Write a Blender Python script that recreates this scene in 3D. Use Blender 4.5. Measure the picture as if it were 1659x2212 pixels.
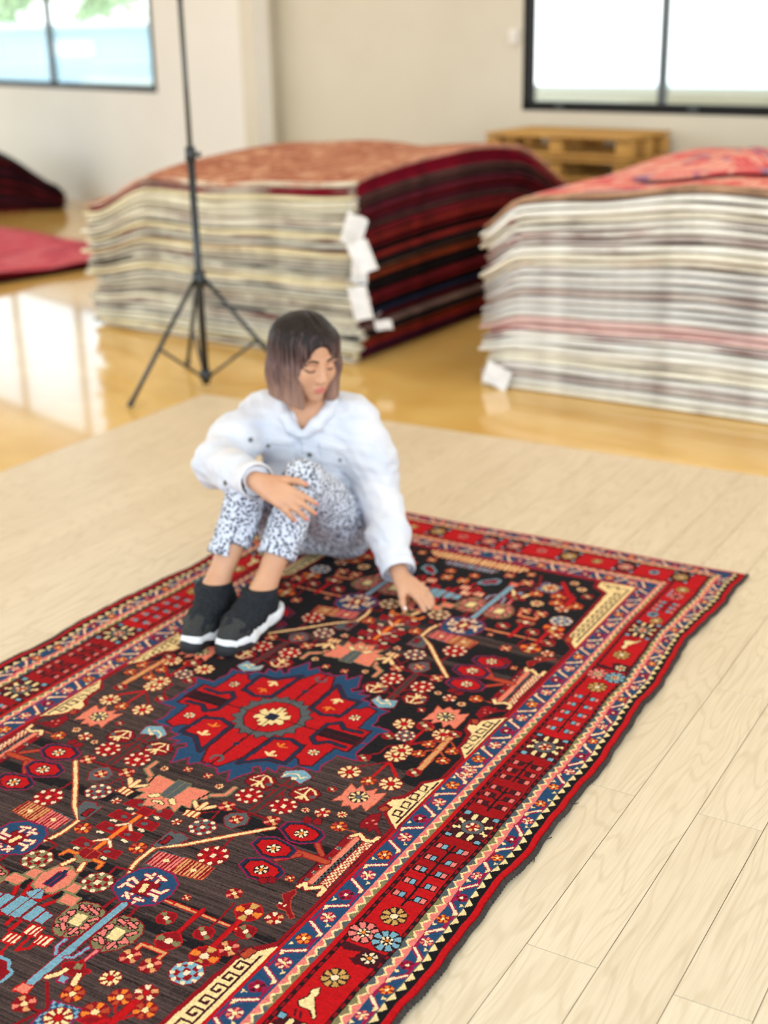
import bpy, bmesh, math, random
import numpy as np
from mathutils import Vector, Matrix, noise
from mathutils.bvhtree import BVHTree

for o in list(bpy.data.objects): bpy.data.objects.remove(o, do_unlink=True)
SC = bpy.context.scene
COL = SC.collection
random.seed(3)

# ---------------------------------------------------------------- camera, world, lights, exposure
F_PX, PITCH, ROLL, YAW, CAM_H = 2865.22, .354529, -.021166, .539214, 1.6
_f = np.array([0, math.cos(PITCH), -math.sin(PITCH)]); _r = np.array([1., 0, 0]); _u = np.cross(_r, _f)
CAM_R = math.cos(ROLL) * _r + math.sin(ROLL) * _u
CAM_U = -math.sin(ROLL) * _r + math.cos(ROLL) * _u
CAM_M = np.array([CAM_R, CAM_U, _f])
cam_data = bpy.data.cameras.new('camera'); cam = bpy.data.objects.new('camera', cam_data); COL.objects.link(cam)
cam_data.sensor_fit = 'VERTICAL'; cam_data.sensor_height = 36; cam_data.sensor_width = 27
cam_data.lens = 36 * F_PX / 2212
cam_data.dof.use_dof = True; cam_data.dof.focus_distance = 2.62; cam_data.dof.aperture_fstop = 2.0
cam_data.clip_end = 200
cam.matrix_world = Matrix(((CAM_R[0], CAM_U[0], -_f[0], 0), (CAM_R[1], CAM_U[1], -_f[1], 0), (CAM_R[2], CAM_U[2], -_f[2], CAM_H), (0, 0, 0, 1)))
SC.camera = cam
SC.view_settings.view_transform = 'Standard'; SC.view_settings.look = 'None'; SC.view_settings.gamma = 1
SC.view_settings.use_curve_mapping = False
SC.view_settings.exposure = -0.1
SC.cycles.use_denoising = True
world = bpy.data.worlds.new('sky'); SC.world = world; world.use_nodes = True
bg = world.node_tree.nodes['Background']; bg.inputs['Strength'].default_value = 3.2
_wn = world.node_tree; _tc = _wn.nodes.new('ShaderNodeTexCoord'); _sx = _wn.nodes.new('ShaderNodeSeparateXYZ'); _cr = _wn.nodes.new('ShaderNodeValToRGB')      # hazy white horizon, blue sky above
_wn.links.new(_tc.outputs['Generated'], _sx.inputs[0]); _wn.links.new(_sx.outputs['Z'], _cr.inputs['Fac']); _wn.links.new(_cr.outputs[0], bg.inputs['Color'])
_cr.color_ramp.elements[0].color = (1, 1, 1, 1); _cr.color_ramp.elements[0].position = .04; _cr.color_ramp.elements[1].color = (.62, .80, 1, 1); _cr.color_ramp.elements[1].position = 1
for _p, _c in ((.12, (.88, .95, 1, 1)), (.24, (.66, .85, 1, 1)), (.6, (.70, .86, 1, 1))): _e = _cr.color_ramp.elements.new(_p); _e.color = _c
FILL_LAMPS = [(-1.9, 3.6, 8), (1.2, 3.6, 8), (.2, 7.2, 30), (-2.6, 8.0, 30), (2.9, 6.4, 26), (-1.9, 10.2, 8)]     # unseen ceiling panels added to brighten the room (x, y, watts), built with the ceiling

# ---------------------------------------------------------------- helpers
def ray(x, y):
    return CAM_M.T @ np.array([(x - 829.5) / F_PX, -(y - 1106) / F_PX, 1.0])
def ground_point(x, y, z=0.0):
    d = ray(x, y); return (d * ((z - CAM_H) / d[2]))[:2]
def at_z(x, y, z):
    g = ground_point(x, y, z); return Vector((g[0], g[1], z))
def at_y(x, y, Y):
    d = ray(x, y) ; d = d * Y / d[1]; return Vector((d[0], d[1], d[2] + CAM_H))
def plank_xy(t, s):
    return (t * math.cos(YAW) + s * math.sin(YAW), -t * math.sin(YAW) + s * math.cos(YAW))

def srgb(r, g, b):
    return tuple((c / 12.92 if c <= .04045 else ((c + .055) / 1.055) ** 2.4) for c in (r / 255, g / 255, b / 255)) + (1,)

def material(name, col, rough=.6, col2=None, scale=20, detail=4, stretch=None, bump=0, bump_scale=None, metal=0, sheen=0, coat=0, spec=.5, coords='Object'):
    m = bpy.data.materials.new(name); m.use_nodes = True
    nt = m.node_tree; p = nt.nodes['Principled BSDF']; L = nt.links.new
    p.inputs['Roughness'].default_value = rough; p.inputs['Metallic'].default_value = metal
    p.inputs['Specular IOR Level'].default_value = spec
    p.inputs['Sheen Weight'].default_value = sheen; p.inputs['Coat Weight'].default_value = coat; p.inputs['Coat Roughness'].default_value = .04
    tc = nt.nodes.new('ShaderNodeTexCoord'); mp = nt.nodes.new('ShaderNodeMapping'); L(tc.outputs[coords], mp.inputs['Vector'])
    if stretch: mp.inputs['Scale'].default_value = stretch
    n = nt.nodes.new('ShaderNodeTexNoise'); n.inputs['Scale'].default_value = scale; n.inputs['Detail'].default_value = detail
    L(mp.outputs['Vector'], n.inputs['Vector'])
    mix = nt.nodes.new('ShaderNodeMix'); mix.data_type = 'RGBA'
    c2 = col2 or tuple(c * .86 for c in col[:3]) + (1,)
    mix.inputs['A'].default_value = col; mix.inputs['B'].default_value = c2
    rmp = nt.nodes.new('ShaderNodeMapRange'); rmp.inputs['From Min'].default_value = .35; rmp.inputs['From Max'].default_value = .65
    L(n.outputs['Fac'], rmp.inputs['Value']); L(rmp.outputs['Result'], mix.inputs['Factor'])
    L(mix.outputs['Result'], p.inputs['Base Color'])
    if bump:
        n2 = nt.nodes.new('ShaderNodeTexNoise'); n2.inputs['Scale'].default_value = bump_scale or scale * 4; n2.inputs['Detail'].default_value = 5
        L(mp.outputs['Vector'], n2.inputs['Vector'])
        b = nt.nodes.new('ShaderNodeBump'); b.inputs['Strength'].default_value = bump; b.inputs['Distance'].default_value = .004
        L(n2.outputs['Fac'], b.inputs['Height']); L(b.outputs['Normal'], p.inputs['Normal'])
    return m

def tag(o, label=None, cat=None, group=None, kind=None):
    if label: o['label'] = label
    if cat: o['category'] = cat
    if group: o['group'] = group
    if kind: o['kind'] = kind
    return o

def link(name, mesh, mat=None, parent=None):
    o = bpy.data.objects.new(name, mesh); COL.objects.link(o)
    if mat and not mesh.materials: mesh.materials.append(mat)
    if parent is not None: o.parent = parent
    return o

def mesh_of(name, verts, faces, smooth=False):
    me = bpy.data.meshes.new(name)
    v = np.asarray(verts, np.float32)
    if isinstance(faces, np.ndarray) and faces.ndim == 2:
        nf, k = faces.shape
        me.vertices.add(len(v)); me.vertices.foreach_set('co', v.ravel())
        me.loops.add(nf * k); me.loops.foreach_set('vertex_index', faces.astype(np.int32).ravel())
        me.polygons.add(nf); me.polygons.foreach_set('loop_start', (np.arange(nf) * k).astype(np.int32))
        me.polygons.foreach_set('loop_total', np.full(nf, k, np.int32))
        me.update(calc_edges=True)
    else:
        me.from_pydata([tuple(p) for p in v], [], [tuple(f) for f in faces]); me.update()
    if smooth: me.polygons.foreach_set('use_smooth', np.ones(len(me.polygons), bool)); me.update()
    return me

class MB:
    """collects simple solids into one mesh"""
    def __init__(s): s.v = []; s.f = []
    def box(s, c, size, R=None):
        b = len(s.v); hx, hy, hz = [q / 2 for q in size]
        for z in (-hz, hz):
            for x, y in ((-hx, -hy), (hx, -hy), (hx, hy), (-hx, hy)):
                p = Vector((x, y, z))
                if R is not None: p = R @ p
                s.v.append(tuple(p + Vector(c)))
        s.f += [tuple(b + i for i in q) for q in ((3, 2, 1, 0), (4, 5, 6, 7), (0, 1, 5, 4), (1, 2, 6, 5), (2, 3, 7, 6), (3, 0, 4, 7))]
        return s
    def tube(s, pts, rad, n=10, caps=True):
        pts = [Vector(p) for p in pts]; rad = rad if isinstance(rad, (list, tuple)) else [rad] * len(pts)
        b = len(s.v); m = len(pts)
        for i, p in enumerate(pts):
            d = (pts[min(i + 1, m - 1)] - pts[max(i - 1, 0)]).normalized()
            a = Vector((0, 0, 1)) if abs(d.z) < .9 else Vector((1, 0, 0))
            x = d.cross(a).normalized(); y = d.cross(x)
            for k in range(n):
                t = 2 * math.pi * k / n
                s.v.append(tuple(p + (x * math.cos(t) + y * math.sin(t)) * rad[i]))
        for i in range(m - 1):
            for k in range(n):
                s.f.append((b + i * n + k, b + i * n + (k + 1) % n, b + (i + 1) * n + (k + 1) % n, b + (i + 1) * n + k))
        if caps:
            s.f.append(tuple(b + k for k in range(n))[::-1]); s.f.append(tuple(b + (m - 1) * n + k for k in range(n)))
        return s
    def mesh(s, name, smooth=False, bevel=0):
        me = mesh_of(name, s.v, s.f, smooth)
        bm = bmesh.new(); bm.from_mesh(me); bmesh.ops.recalc_face_normals(bm, faces=bm.faces)
        if bevel: bmesh.ops.bevel(bm, geom=list(bm.edges), offset=bevel, segments=1, affect='EDGES', profile=.5)
        bm.to_mesh(me); bm.free(); me.update()
        return me
    def build(s, name, mat, parent=None, smooth=False, bevel=0):
        return link(name, s.mesh(name, smooth, bevel), mat, parent)

# ---------------------------------------------------------------- implicit surfaces for soft bodies
class Blob:
    def __init__(s, lo, hi, h):
        s.lo = np.array(lo, float); s.h = h
        s.n = np.ceil((np.array(hi) - s.lo) / h).astype(int) + 1
        s.F = np.full(s.n, 9.0, np.float32)
        s.ax = [(s.lo[i] + np.arange(s.n[i]) * h).astype(np.float32) for i in range(3)]
    def _win(s, lo, hi):
        i0 = np.clip(np.floor((np.array(lo) - s.lo) / s.h).astype(int), 0, s.n); i1 = np.clip(np.ceil((np.array(hi) - s.lo) / s.h).astype(int) + 1, 0, s.n)
        sl = tuple(slice(a, b) for a, b in zip(i0, i1))
        return sl, s.ax[0][sl[0]][:, None, None], s.ax[1][sl[1]][None, :, None], s.ax[2][sl[2]][None, None, :]
    def _mix(s, sl, d, k, mode):
        F = s.F[sl]
        if mode == 'add':
            h = np.maximum(k - np.abs(F - d), 0) / max(k, 1e-6); s.F[sl] = np.minimum(F, d) - h * h * k * .25
        else:
            h = np.maximum(k - np.abs(F + d), 0) / max(k, 1e-6); s.F[sl] = np.maximum(F, -d) + h * h * k * .25
    def cone(s, p0, p1, r0, r1, k=.02, mode='add', flat=None):
        p0 = np.array(p0, float); p1 = np.array(p1, float); m = max(r0, r1) + k + 3 * s.h
        sl, X, Y, Z = s._win(np.minimum(p0, p1) - m, np.maximum(p0, p1) + m)
        d = p1 - p0; L2 = float(d @ d) + 1e-9
        t = np.clip(((X - p0[0]) * d[0] + (Y - p0[1]) * d[1] + (Z - p0[2]) * d[2]) / L2, 0, 1)
        q = np.sqrt((X - p0[0] - t * d[0]) ** 2 + (Y - p0[1] - t * d[1]) ** 2 + (Z - p0[2] - t * d[2]) ** 2)
        s._mix(sl, q - (r0 + (r1 - r0) * t), k, mode); return s
    def chain(s, pts, k=.02):
        for (p, r), (q, r2) in zip(pts[:-1], pts[1:]): s.cone(p, q, r, r2, k)
        return s
    def ell(s, c, rad, R=None, k=.02, mode='add'):
        c = np.array(c, float); rad = np.array(rad, float); m = rad.max() + k + 3 * s.h
        sl, X, Y, Z = s._win(c - m, c + m)
        R = np.eye(3) if R is None else np.array(R)      # columns: local axes
        P = [(X - c[0]) * R[0, i] + (Y - c[1]) * R[1, i] + (Z - c[2]) * R[2, i] for i in range(3)]
        k0 = np.sqrt(sum((P[i] / rad[i]) ** 2 for i in range(3))); k1 = np.sqrt(sum((P[i] / rad[i] ** 2) ** 2 for i in range(3))) + 1e-6
        s._mix(sl, k0 * (k0 - 1) / k1, k, mode); return s
    def cut(s, p, n, k=.003):
        """keep only the side of the plane that n points away from"""
        X, Y, Z = s.ax[0][:, None, None], s.ax[1][None, :, None], s.ax[2][None, None, :]
        s.F = np.maximum(s.F, ((X - p[0]) * n[0] + (Y - p[1]) * n[1] + (Z - p[2]) * n[2]).astype(np.float32)); return s
    def wrinkle(s, amp, scale, seed=0, stretch=(1, 1, 1)):
        m = np.abs(s.F) < amp * 3 + 2 * s.h
        idx = np.argwhere(m)
        if len(idx) == 0: return s
        P = s.lo + idx * s.h
        rng = np.random.default_rng(seed); v = np.zeros(len(P))
        for o in range(7):
            f = rng.normal(0, 1, 3) * scale * (1 + .35 * o) / np.array(stretch); v += np.sin(P @ f + rng.uniform(0, 6) + 1.2 * np.sin(P @ (rng.normal(0, 1, 3) * scale * .6) + o)) / (1 + .35 * o)
        s.F[m] += (v * amp * .35).astype(np.float32); return s
    def mesh(s, name, smooth_iter=1):
        F = s.F; I = F < 0; n = np.array(F.shape)
        c = np.zeros(n - 1, np.uint8)
        for dx in (0, 1):
            for dy in (0, 1):
                for dz in (0, 1): c += I[dx:n[0] - 1 + dx, dy:n[1] - 1 + dy, dz:n[2] - 1 + dz]
        act = (c > 0) & (c < 8); cells = np.argwhere(act); vid = np.full(n - 1, -1, np.int32); vid[act] = np.arange(len(cells))
        acc = np.zeros((len(cells), 3)); cnt = np.zeros(len(cells))
        cor = [(dx, dy, dz) for dx in (0, 1) for dy in (0, 1) for dz in (0, 1)]
        val = {q: F[cells[:, 0] + q[0], cells[:, 1] + q[1], cells[:, 2] + q[2]] for q in cor}
        for a in cor:
            for ax in range(3):
                if a[ax]: continue
                b = tuple(a[i] + (1 if i == ax else 0) for i in range(3))
                va, vb = val[a], val[b]; m = (va < 0) != (vb < 0)
                t = np.where(m, va / np.where(m, va - vb, 1), 0)
                p = np.array(a)[None, :] + t[:, None] * (np.array(b) - np.array(a))[None, :]
                acc[m] += p[m]; cnt[m] += 1
        V = s.lo + (cells + acc / cnt[:, None]) * s.h
        faces = []
        for ax in range(3):
            u, w = (ax + 1) % 3, (ax + 2) % 3
            sl0 = [slice(None)] * 3; sl1 = [slice(None)] * 3; sl0[ax] = slice(0, n[ax] - 1); sl1[ax] = slice(1, n[ax])
            A = I[tuple(sl0)]; B = I[tuple(sl1)]; e = np.argwhere(A != B)
            ok = (e[:, u] > 0) & (e[:, w] > 0) & (e[:, u] < n[u] - 1) & (e[:, w] < n[w] - 1); e = e[ok]
            def vv(du, dw):
                q = e.copy(); q[:, u] += du; q[:, w] += dw; return vid[q[:, 0], q[:, 1], q[:, 2]]
            Q = np.stack([vv(-1, -1), vv(0, -1), vv(0, 0), vv(-1, 0)], 1)
            fl = A[e[:, 0], e[:, 1], e[:, 2]]
            Q[~fl] = Q[~fl][:, ::-1]; faces.append(Q)
        Fq = np.concatenate(faces)
        for _ in range(smooth_iter):
            S = np.zeros_like(V); N = np.zeros(len(V))
            for i in range(4):
                a, b = Fq[:, i], Fq[:, (i + 1) % 4]; np.add.at(S, a, V[b]); np.add.at(N, a, 1); np.add.at(S, b, V[a]); np.add.at(N, b, 1)
            V = V * .5 + .5 * S / np.maximum(N, 1)[:, None]
        return mesh_of(name, V, Fq, True)

def bvh_of(o):
    me = o.data; return BVHTree.FromPolygons([o.matrix_world @ v.co for v in me.vertices], [tuple(p.vertices) for p in me.polygons])
def hit(bvh, x, y, Y0=0.0):
    d = Vector(ray(x, y)).normalized(); o = Vector((0, 0, CAM_H)) + d * Y0
    p, n, _, _ = bvh.ray_cast(o, d)
    return (p, n) if p is not None else (None, None)
# ---------------------------------------------------------------- floor
def concrete_material():
    m = material('polished_tan_concrete', srgb(232, 190, 112), .14, srgb(220, 174, 94), 2.2, 6, coat=.45, spec=.22)
    m.node_tree.nodes['Principled BSDF'].inputs['Coat IOR'].default_value = 1.5
    m.node_tree.nodes['Principled BSDF'].inputs['Coat Roughness'].default_value = .03
    return m
M_CONC = concrete_material()
FLOOR_Z = -.008
o = MB().box((0, 9, FLOOR_Z - .05), (36, 30, .1)).build('floor', M_CONC); tag(o, 'glossy tan polished concrete floor around the wooden platform', kind='structure')

def plank_material():
    m = bpy.data.materials.new('pale_oak_plank'); m.use_nodes = True; nt = m.node_tree; L = nt.links.new; p = nt.nodes['Principled BSDF']
    p.inputs['Roughness'].default_value = .36; p.inputs['Specular IOR Level'].default_value = .35
    tc = nt.nodes.new('ShaderNodeTexCoord'); oi = nt.nodes.new('ShaderNodeObjectInfo')
    off = nt.nodes.new('ShaderNodeVectorMath'); off.operation = 'MULTIPLY_ADD'
    comb = nt.nodes.new('ShaderNodeCombineXYZ')
    for i, f in enumerate((37.0, 91.0, 13.0)):
        mm = nt.nodes.new('ShaderNodeMath'); mm.operation = 'MULTIPLY'; mm.inputs[1].default_value = f; L(oi.outputs['Random'], mm.inputs[0]); L(mm.outputs[0], comb.inputs[i])
    off.inputs[1].default_value = (1, 1, 1); L(tc.outputs['Object'], off.inputs[0]); L(comb.outputs[0], off.inputs[2])
    mp = nt.nodes.new('ShaderNodeMapping'); mp.inputs['Scale'].default_value = (7, 1.0, 7); L(off.outputs[0], mp.inputs['Vector'])
    n1 = nt.nodes.new('ShaderNodeTexNoise'); n1.inputs['Scale'].default_value = 1.0; n1.inputs['Detail'].default_value = 2; L(mp.outputs[0], n1.inputs['Vector'])
    mul = nt.nodes.new('ShaderNodeMath'); mul.operation = 'MULTIPLY'; mul.inputs[1].default_value = 130; L(n1.outputs['Fac'], mul.inputs[0])
    sn = nt.nodes.new('ShaderNodeMath'); sn.operation = 'SINE'; L(mul.outputs[0], sn.inputs[0])
    mp2 = nt.nodes.new('ShaderNodeMapping'); mp2.inputs['Scale'].default_value = (160, 7, 40); L(off.outputs[0], mp2.inputs['Vector'])
    n2 = nt.nodes.new('ShaderNodeTexNoise'); n2.inputs['Scale'].default_value = 1; n2.inputs['Detail'].default_value = 4; L(mp2.outputs[0], n2.inputs['Vector'])
    r1 = nt.nodes.new('ShaderNodeValToRGB'); r1.color_ramp.elements[0].position = .0; r1.color_ramp.elements[1].position = .30
    r1.color_ramp.elements[0].color = srgb(216, 195, 164); r1.color_ramp.elements[1].color = srgb(225, 205, 175)
    mr = nt.nodes.new('ShaderNodeMapRange'); mr.inputs['From Min'].default_value = -1; L(sn.outputs[0], mr.inputs['Value']); L(mr.outputs[0], r1.inputs['Fac'])
    mix = nt.nodes.new('ShaderNodeMix'); mix.data_type = 'RGBA'; mix.blend_type = 'MULTIPLY'; mix.inputs['Factor'].default_value = 1
    r2 = nt.nodes.new('ShaderNodeValToRGB'); r2.color_ramp.elements[0].position = .3; r2.color_ramp.elements[1].position = .6
    r2.color_ramp.elements[0].color = (.90, .885, .86, 1); r2.color_ramp.elements[1].color = (1, 1, 1, 1); L(n2.outputs['Fac'], r2.inputs['Fac'])
    L(r1.outputs[0], mix.inputs['A']); L(r2.outputs[0], mix.inputs['B'])
    mix2 = nt.nodes.new('ShaderNodeMix'); mix2.data_type = 'RGBA'; mix2.blend_type = 'MULTIPLY'; mix2.inputs['Factor'].default_value = 1
    r3 = nt.nodes.new('ShaderNodeValToRGB'); r3.color_ramp.elements[0].color = (.95, .94, .92, 1); r3.color_ramp.elements[1].color = (1, 1, .99, 1); L(oi.outputs['Random'], r3.inputs['Fac'])
    L(mix.outputs['Result'], mix2.inputs['A']); L(r3.outputs[0], mix2.inputs['B']); L(mix2.outputs['Result'], p.inputs['Base Color'])
    return m
M_PLANK = plank_material()
M_UNDER = material('dark_underlay', srgb(120, 96, 60), .9)
PW, PL, T0 = .1397, 1.1344, -.8238           # plank width, length, one long seam
T_MIN, T_MAX, S_MIN, S_MAX = -2.325 * 1.6, .62, .15, 2.9245 * 1.6
i0 = math.floor((T_MIN - T0) / PW) ; T_MIN = T0 + i0 * PW
i1 = math.ceil((T_MAX - T0) / PW); T_MAX = T0 + i1 * PW
cx, cy = plank_xy((T_MIN + T_MAX) / 2, (S_MIN + S_MAX) / 2)
RZ = Matrix.Rotation(-YAW, 3, 'Z')
plat = MB().box((0, 0, 0), (T_MAX - T_MIN, S_MAX - S_MIN, .0012)).build('floor_planks', M_UNDER)
plat.location = (cx, cy, FLOOR_Z + .0008); plat.rotation_euler = (0, 0, -YAW)
tag(plat, 'platform of pale oak planks under the patterned rug', kind='structure')
plank_meshes = {}
for i in range(i0, i1):
    s0 = 1.8557 if (i % 2 == 0) else 2.4208
    k = math.floor((S_MIN - s0) / PL)
    s = s0 + k * PL
    while s < S_MAX - .02:
        a, b = max(s, S_MIN), min(s + PL, S_MAX)
        if b - a > .03:
            key = round(b - a, 3)
            if key not in plank_meshes:
                plank_meshes[key] = MB().box((0, 0, 0), (PW - .0016, b - a - .0016, .0072)).mesh('plank', bevel=.0004)
            q = link('plank', plank_meshes[key], M_PLANK, plat)
            q.location = (T0 + (i + .5) * PW - (T_MIN + T_MAX) / 2, (a + b) / 2 - (S_MIN + S_MAX) / 2, .0012 / 2 + .0036 - .0004)
        s += PL

# ---------------------------------------------------------------- walls, windows, ceiling
M_WALL = material('white_wall_paint', srgb(230, 229, 222), .75, srgb(226, 224, 216), 1.2)
M_WALL2 = material('cream_wall_paint', srgb(212, 207, 190), .75, srgb(207, 201, 182), 1.2)
M_FRAME = material('black_window_frame', srgb(9, 11, 12), .55, spec=.3)
M_SILVER = material('grey_mullion', srgb(70, 80, 82), .35)
M_CEIL = material('white_ceiling', srgb(236, 234, 226), .8)
def glass_material():
    m = bpy.data.materials.new('window_glass'); m.use_nodes = True; nt = m.node_tree; nt.nodes.clear(); L = nt.links.new
    out = nt.nodes.new('ShaderNodeOutputMaterial'); t = nt.nodes.new('ShaderNodeBsdfTransparent'); g = nt.nodes.new('ShaderNodeBsdfGlossy'); mx = nt.nodes.new('ShaderNodeMixShader')
    t.inputs['Color'].default_value = (.95, .985, .99, 1); g.inputs['Roughness'].default_value = .02; mx.inputs[0].default_value = .06
    n = nt.nodes.new('ShaderNodeTexNoise'); n.inputs['Scale'].default_value = 2; mr = nt.nodes.new('ShaderNodeMapRange'); mr.inputs['To Min'].default_value = .04; mr.inputs['To Max'].default_value = .07
    L(n.outputs['Fac'], mr.inputs['Value']); L(mr.outputs[0], mx.inputs[0])
    L(t.outputs[0], mx.inputs[1]); L(g.outputs[0], mx.inputs[2]); L(mx.outputs[0], out.inputs[0]); return m
M_GLASS = glass_material()
CEIL_Z = 3.8
def wall_frame(sill_z, pa, pb):
    A = at_z(*pa, sill_z); B = at_z(*pb, sill_z); d = Vector((B.x - A.x, B.y - A.y, 0)).normalized()
    return Vector((A.x, A.y, 0)), d, Vector((-d.y, d.x, 0))       # origin, along (to the right), outward (away from camera)
def wall_k(A, d, x, y):
    q = ray(x, y)      # horizontal intersection of the ray's plane with the wall
    den = d.x * q[1] - d.y * q[0]
    return (A.y * q[0] - A.x * q[1]) / den
def place(o, A, d):
    o.location = A; o.rotation_euler = (0, 0, math.atan2(d.y, d.x)); return o
TH = .16
def wall(name, A, d, k0, k1, holes, mat, label):
    m = MB(); ks = k0
    for (a, b, z0, z1) in holes:
        if a > ks: m.box(((ks + a) / 2, TH / 2, CEIL_Z / 2), (a - ks, TH, CEIL_Z))
        m.box(((a + b) / 2, TH / 2, z0 / 2 + FLOOR_Z / 2), (b - a, TH, z0 - FLOOR_Z)); m.box(((a + b) / 2, TH / 2, (z1 + CEIL_Z) / 2), (b - a, TH, CEIL_Z - z1)); ks = b
    if k1 > ks: m.box(((ks + k1) / 2, TH / 2, CEIL_Z / 2), (k1 - ks, TH, CEIL_Z))
    o = m.build(name, mat); place(o, A, d); return tag(o, label, kind='structure')
def window(name, A, d, a, b, z0, z1, mull, label, fw):
    root = MB()
    for c, s in ((((a + b) / 2, .03, z0 + fw / 2), (b - a, .07, fw)), (((a + b) / 2, .03, z1 - fw / 2), (b - a, .07, fw)), ((a + fw / 2, .03, (z0 + z1) / 2), (fw, .07, z1 - z0)), ((b - fw / 2, .03, (z0 + z1) / 2), (fw, .07, z1 - z0))): root.box(c, s)
    o = root.build(name, M_FRAME); place(o, A, d); tag(o, label, kind='structure')
    xs = [a + fw] + mull + [b - fw]
    for x in mull: MB().box((x, .03, (z0 + z1) / 2), (.045, .05, z1 - z0 - 2 * fw)).build('mullion', M_SILVER, o)
    for x0, x1 in zip(xs[:-1], xs[1:]):
        MB().box(((x0 + x1) / 2, .05, (z0 + z1) / 2), (x1 - x0 - .03, .006, z1 - z0 - 2 * fw)).build('pane', M_GLASS, o)
        MB().box((x0 + .25, -.012, z0 + fw * .55), (.07, .02, .03)).build('window_latch', M_SILVER, o, bevel=.004)
    return o
AL, dL, nL = wall_frame(1.05, (0, 185), (335, 200))
AR, dR, nR = wall_frame(.98, (1130, 238), (1659, 252))
kL_end = wall_k(AL, dL, 552, 200); kLw = wall_k(AL, dL, 336, 150); kLm = wall_k(AL, dL, 103, 100)
kR_start = wall_k(AR, dR, 602, 250); kRw = wall_k(AR, dR, 1130, 150); kRm = wall_k(AR, dR, 1430, 120)
WTOP = 2.55
wall('wall_left', AL, dL, -6.5, kL_end, [(kLw - 4.6, kLw, 1.05, WTOP)], M_WALL, 'white painted wall with the window at upper left')
wall('wall_right', AR, dR, kR_start, 7.5, [(kRw, kRw + 4.4, .98, WTOP)], M_WALL2, 'cream painted wall with the wide window at upper right')
eL = AL + dL * kL_end; eR = AR + dR * kR_start
dv = eR - eL; ret = MB().box((dv.length / 2, .06, CEIL_Z / 2), (dv.length, .12, CEIL_Z)).build('wall_return', M_WALL2); place(ret, eL, dv.normalized()); tag(ret, 'narrow shaded wall return between the two window walls', kind='structure')
window('window_1', AL, dL, kLw - 4.6, kLw, 1.05, WTOP, [kLm - 1.42 * 2, kLm - 1.42, kLm], 'black framed sliding window at upper left', .055)
window('window_2', AR, dR, kRw, kRw + 4.4, .98, WTOP, [kRm, kRm + (kRm - kRw), kRm + 2 * (kRm - kRw)], 'black framed wide window at upper right', .062)
ce = MB().box((0, 8.5, CEIL_Z + .05), (22, 16, .1)).build('ceiling', M_CEIL); tag(ce, 'white flat ceiling with added light panels', kind='structure')
M_DIFF = bpy.data.materials.new('fill_lamp_diffuser'); M_DIFF.use_nodes = True
M_DIFF.node_tree.nodes['Principled BSDF'].inputs['Emission Color'].default_value = (1, .96, .9, 1); M_DIFF.node_tree.nodes['Principled BSDF'].inputs['Emission Strength'].default_value = 3
ORD = ['first', 'second', 'third', 'fourth', 'fifth', 'sixth', 'seventh', 'eighth', 'ninth', 'tenth', 'eleventh', 'twelfth', 'thirteenth', 'fourteenth', 'fifteenth', 'sixteenth', 'seventeenth', 'eighteenth', 'nineteenth', 'twentieth',
       'twenty-first', 'twenty-second', 'twenty-third', 'twenty-fourth', 'twenty-fifth', 'twenty-sixth', 'twenty-seventh', 'twenty-eighth', 'twenty-ninth', 'thirtieth', 'thirty-first', 'thirty-second', 'thirty-third', 'thirty-fourth']
for LI, (x, y, LAMP_W) in enumerate(FILL_LAMPS):  # fill panels out of view, added to lift the room's light
    r = bpy.data.objects.new('added_ceiling_light', None); COL.objects.link(r); r.location = (x, y, CEIL_Z); r.rotation_euler = (0, 0, -YAW)
    tag(r, 'added unseen ceiling fill light above the ' + ['left half of the plank platform', 'right half of the plank platform', 'gap between the two rug stacks', 'low pink rug pile', 'right rug stack', 'wall corner'][LI], 'ceiling light', 'added ceiling fill lights')
    MB().box((0, 0, -.03), (1.26, .66, .06)).build('fill_lamp_housing', M_CEIL, r, bevel=.008)
    MB().box((0, 0, -.063), (1.2, .6, .006)).build('diffuser', M_DIFF, r)
    ld = bpy.data.lights.new('fill_panel_light', 'AREA'); ld.shape = 'RECTANGLE'; ld.size = 1.2; ld.size_y = .6; ld.energy = LAMP_W; ld.color = (.95, .98, 1)
    lo = bpy.data.objects.new('fill_panel_light', ld); COL.objects.link(lo); lo.parent = r; lo.location = (0, 0, -.07)

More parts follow.
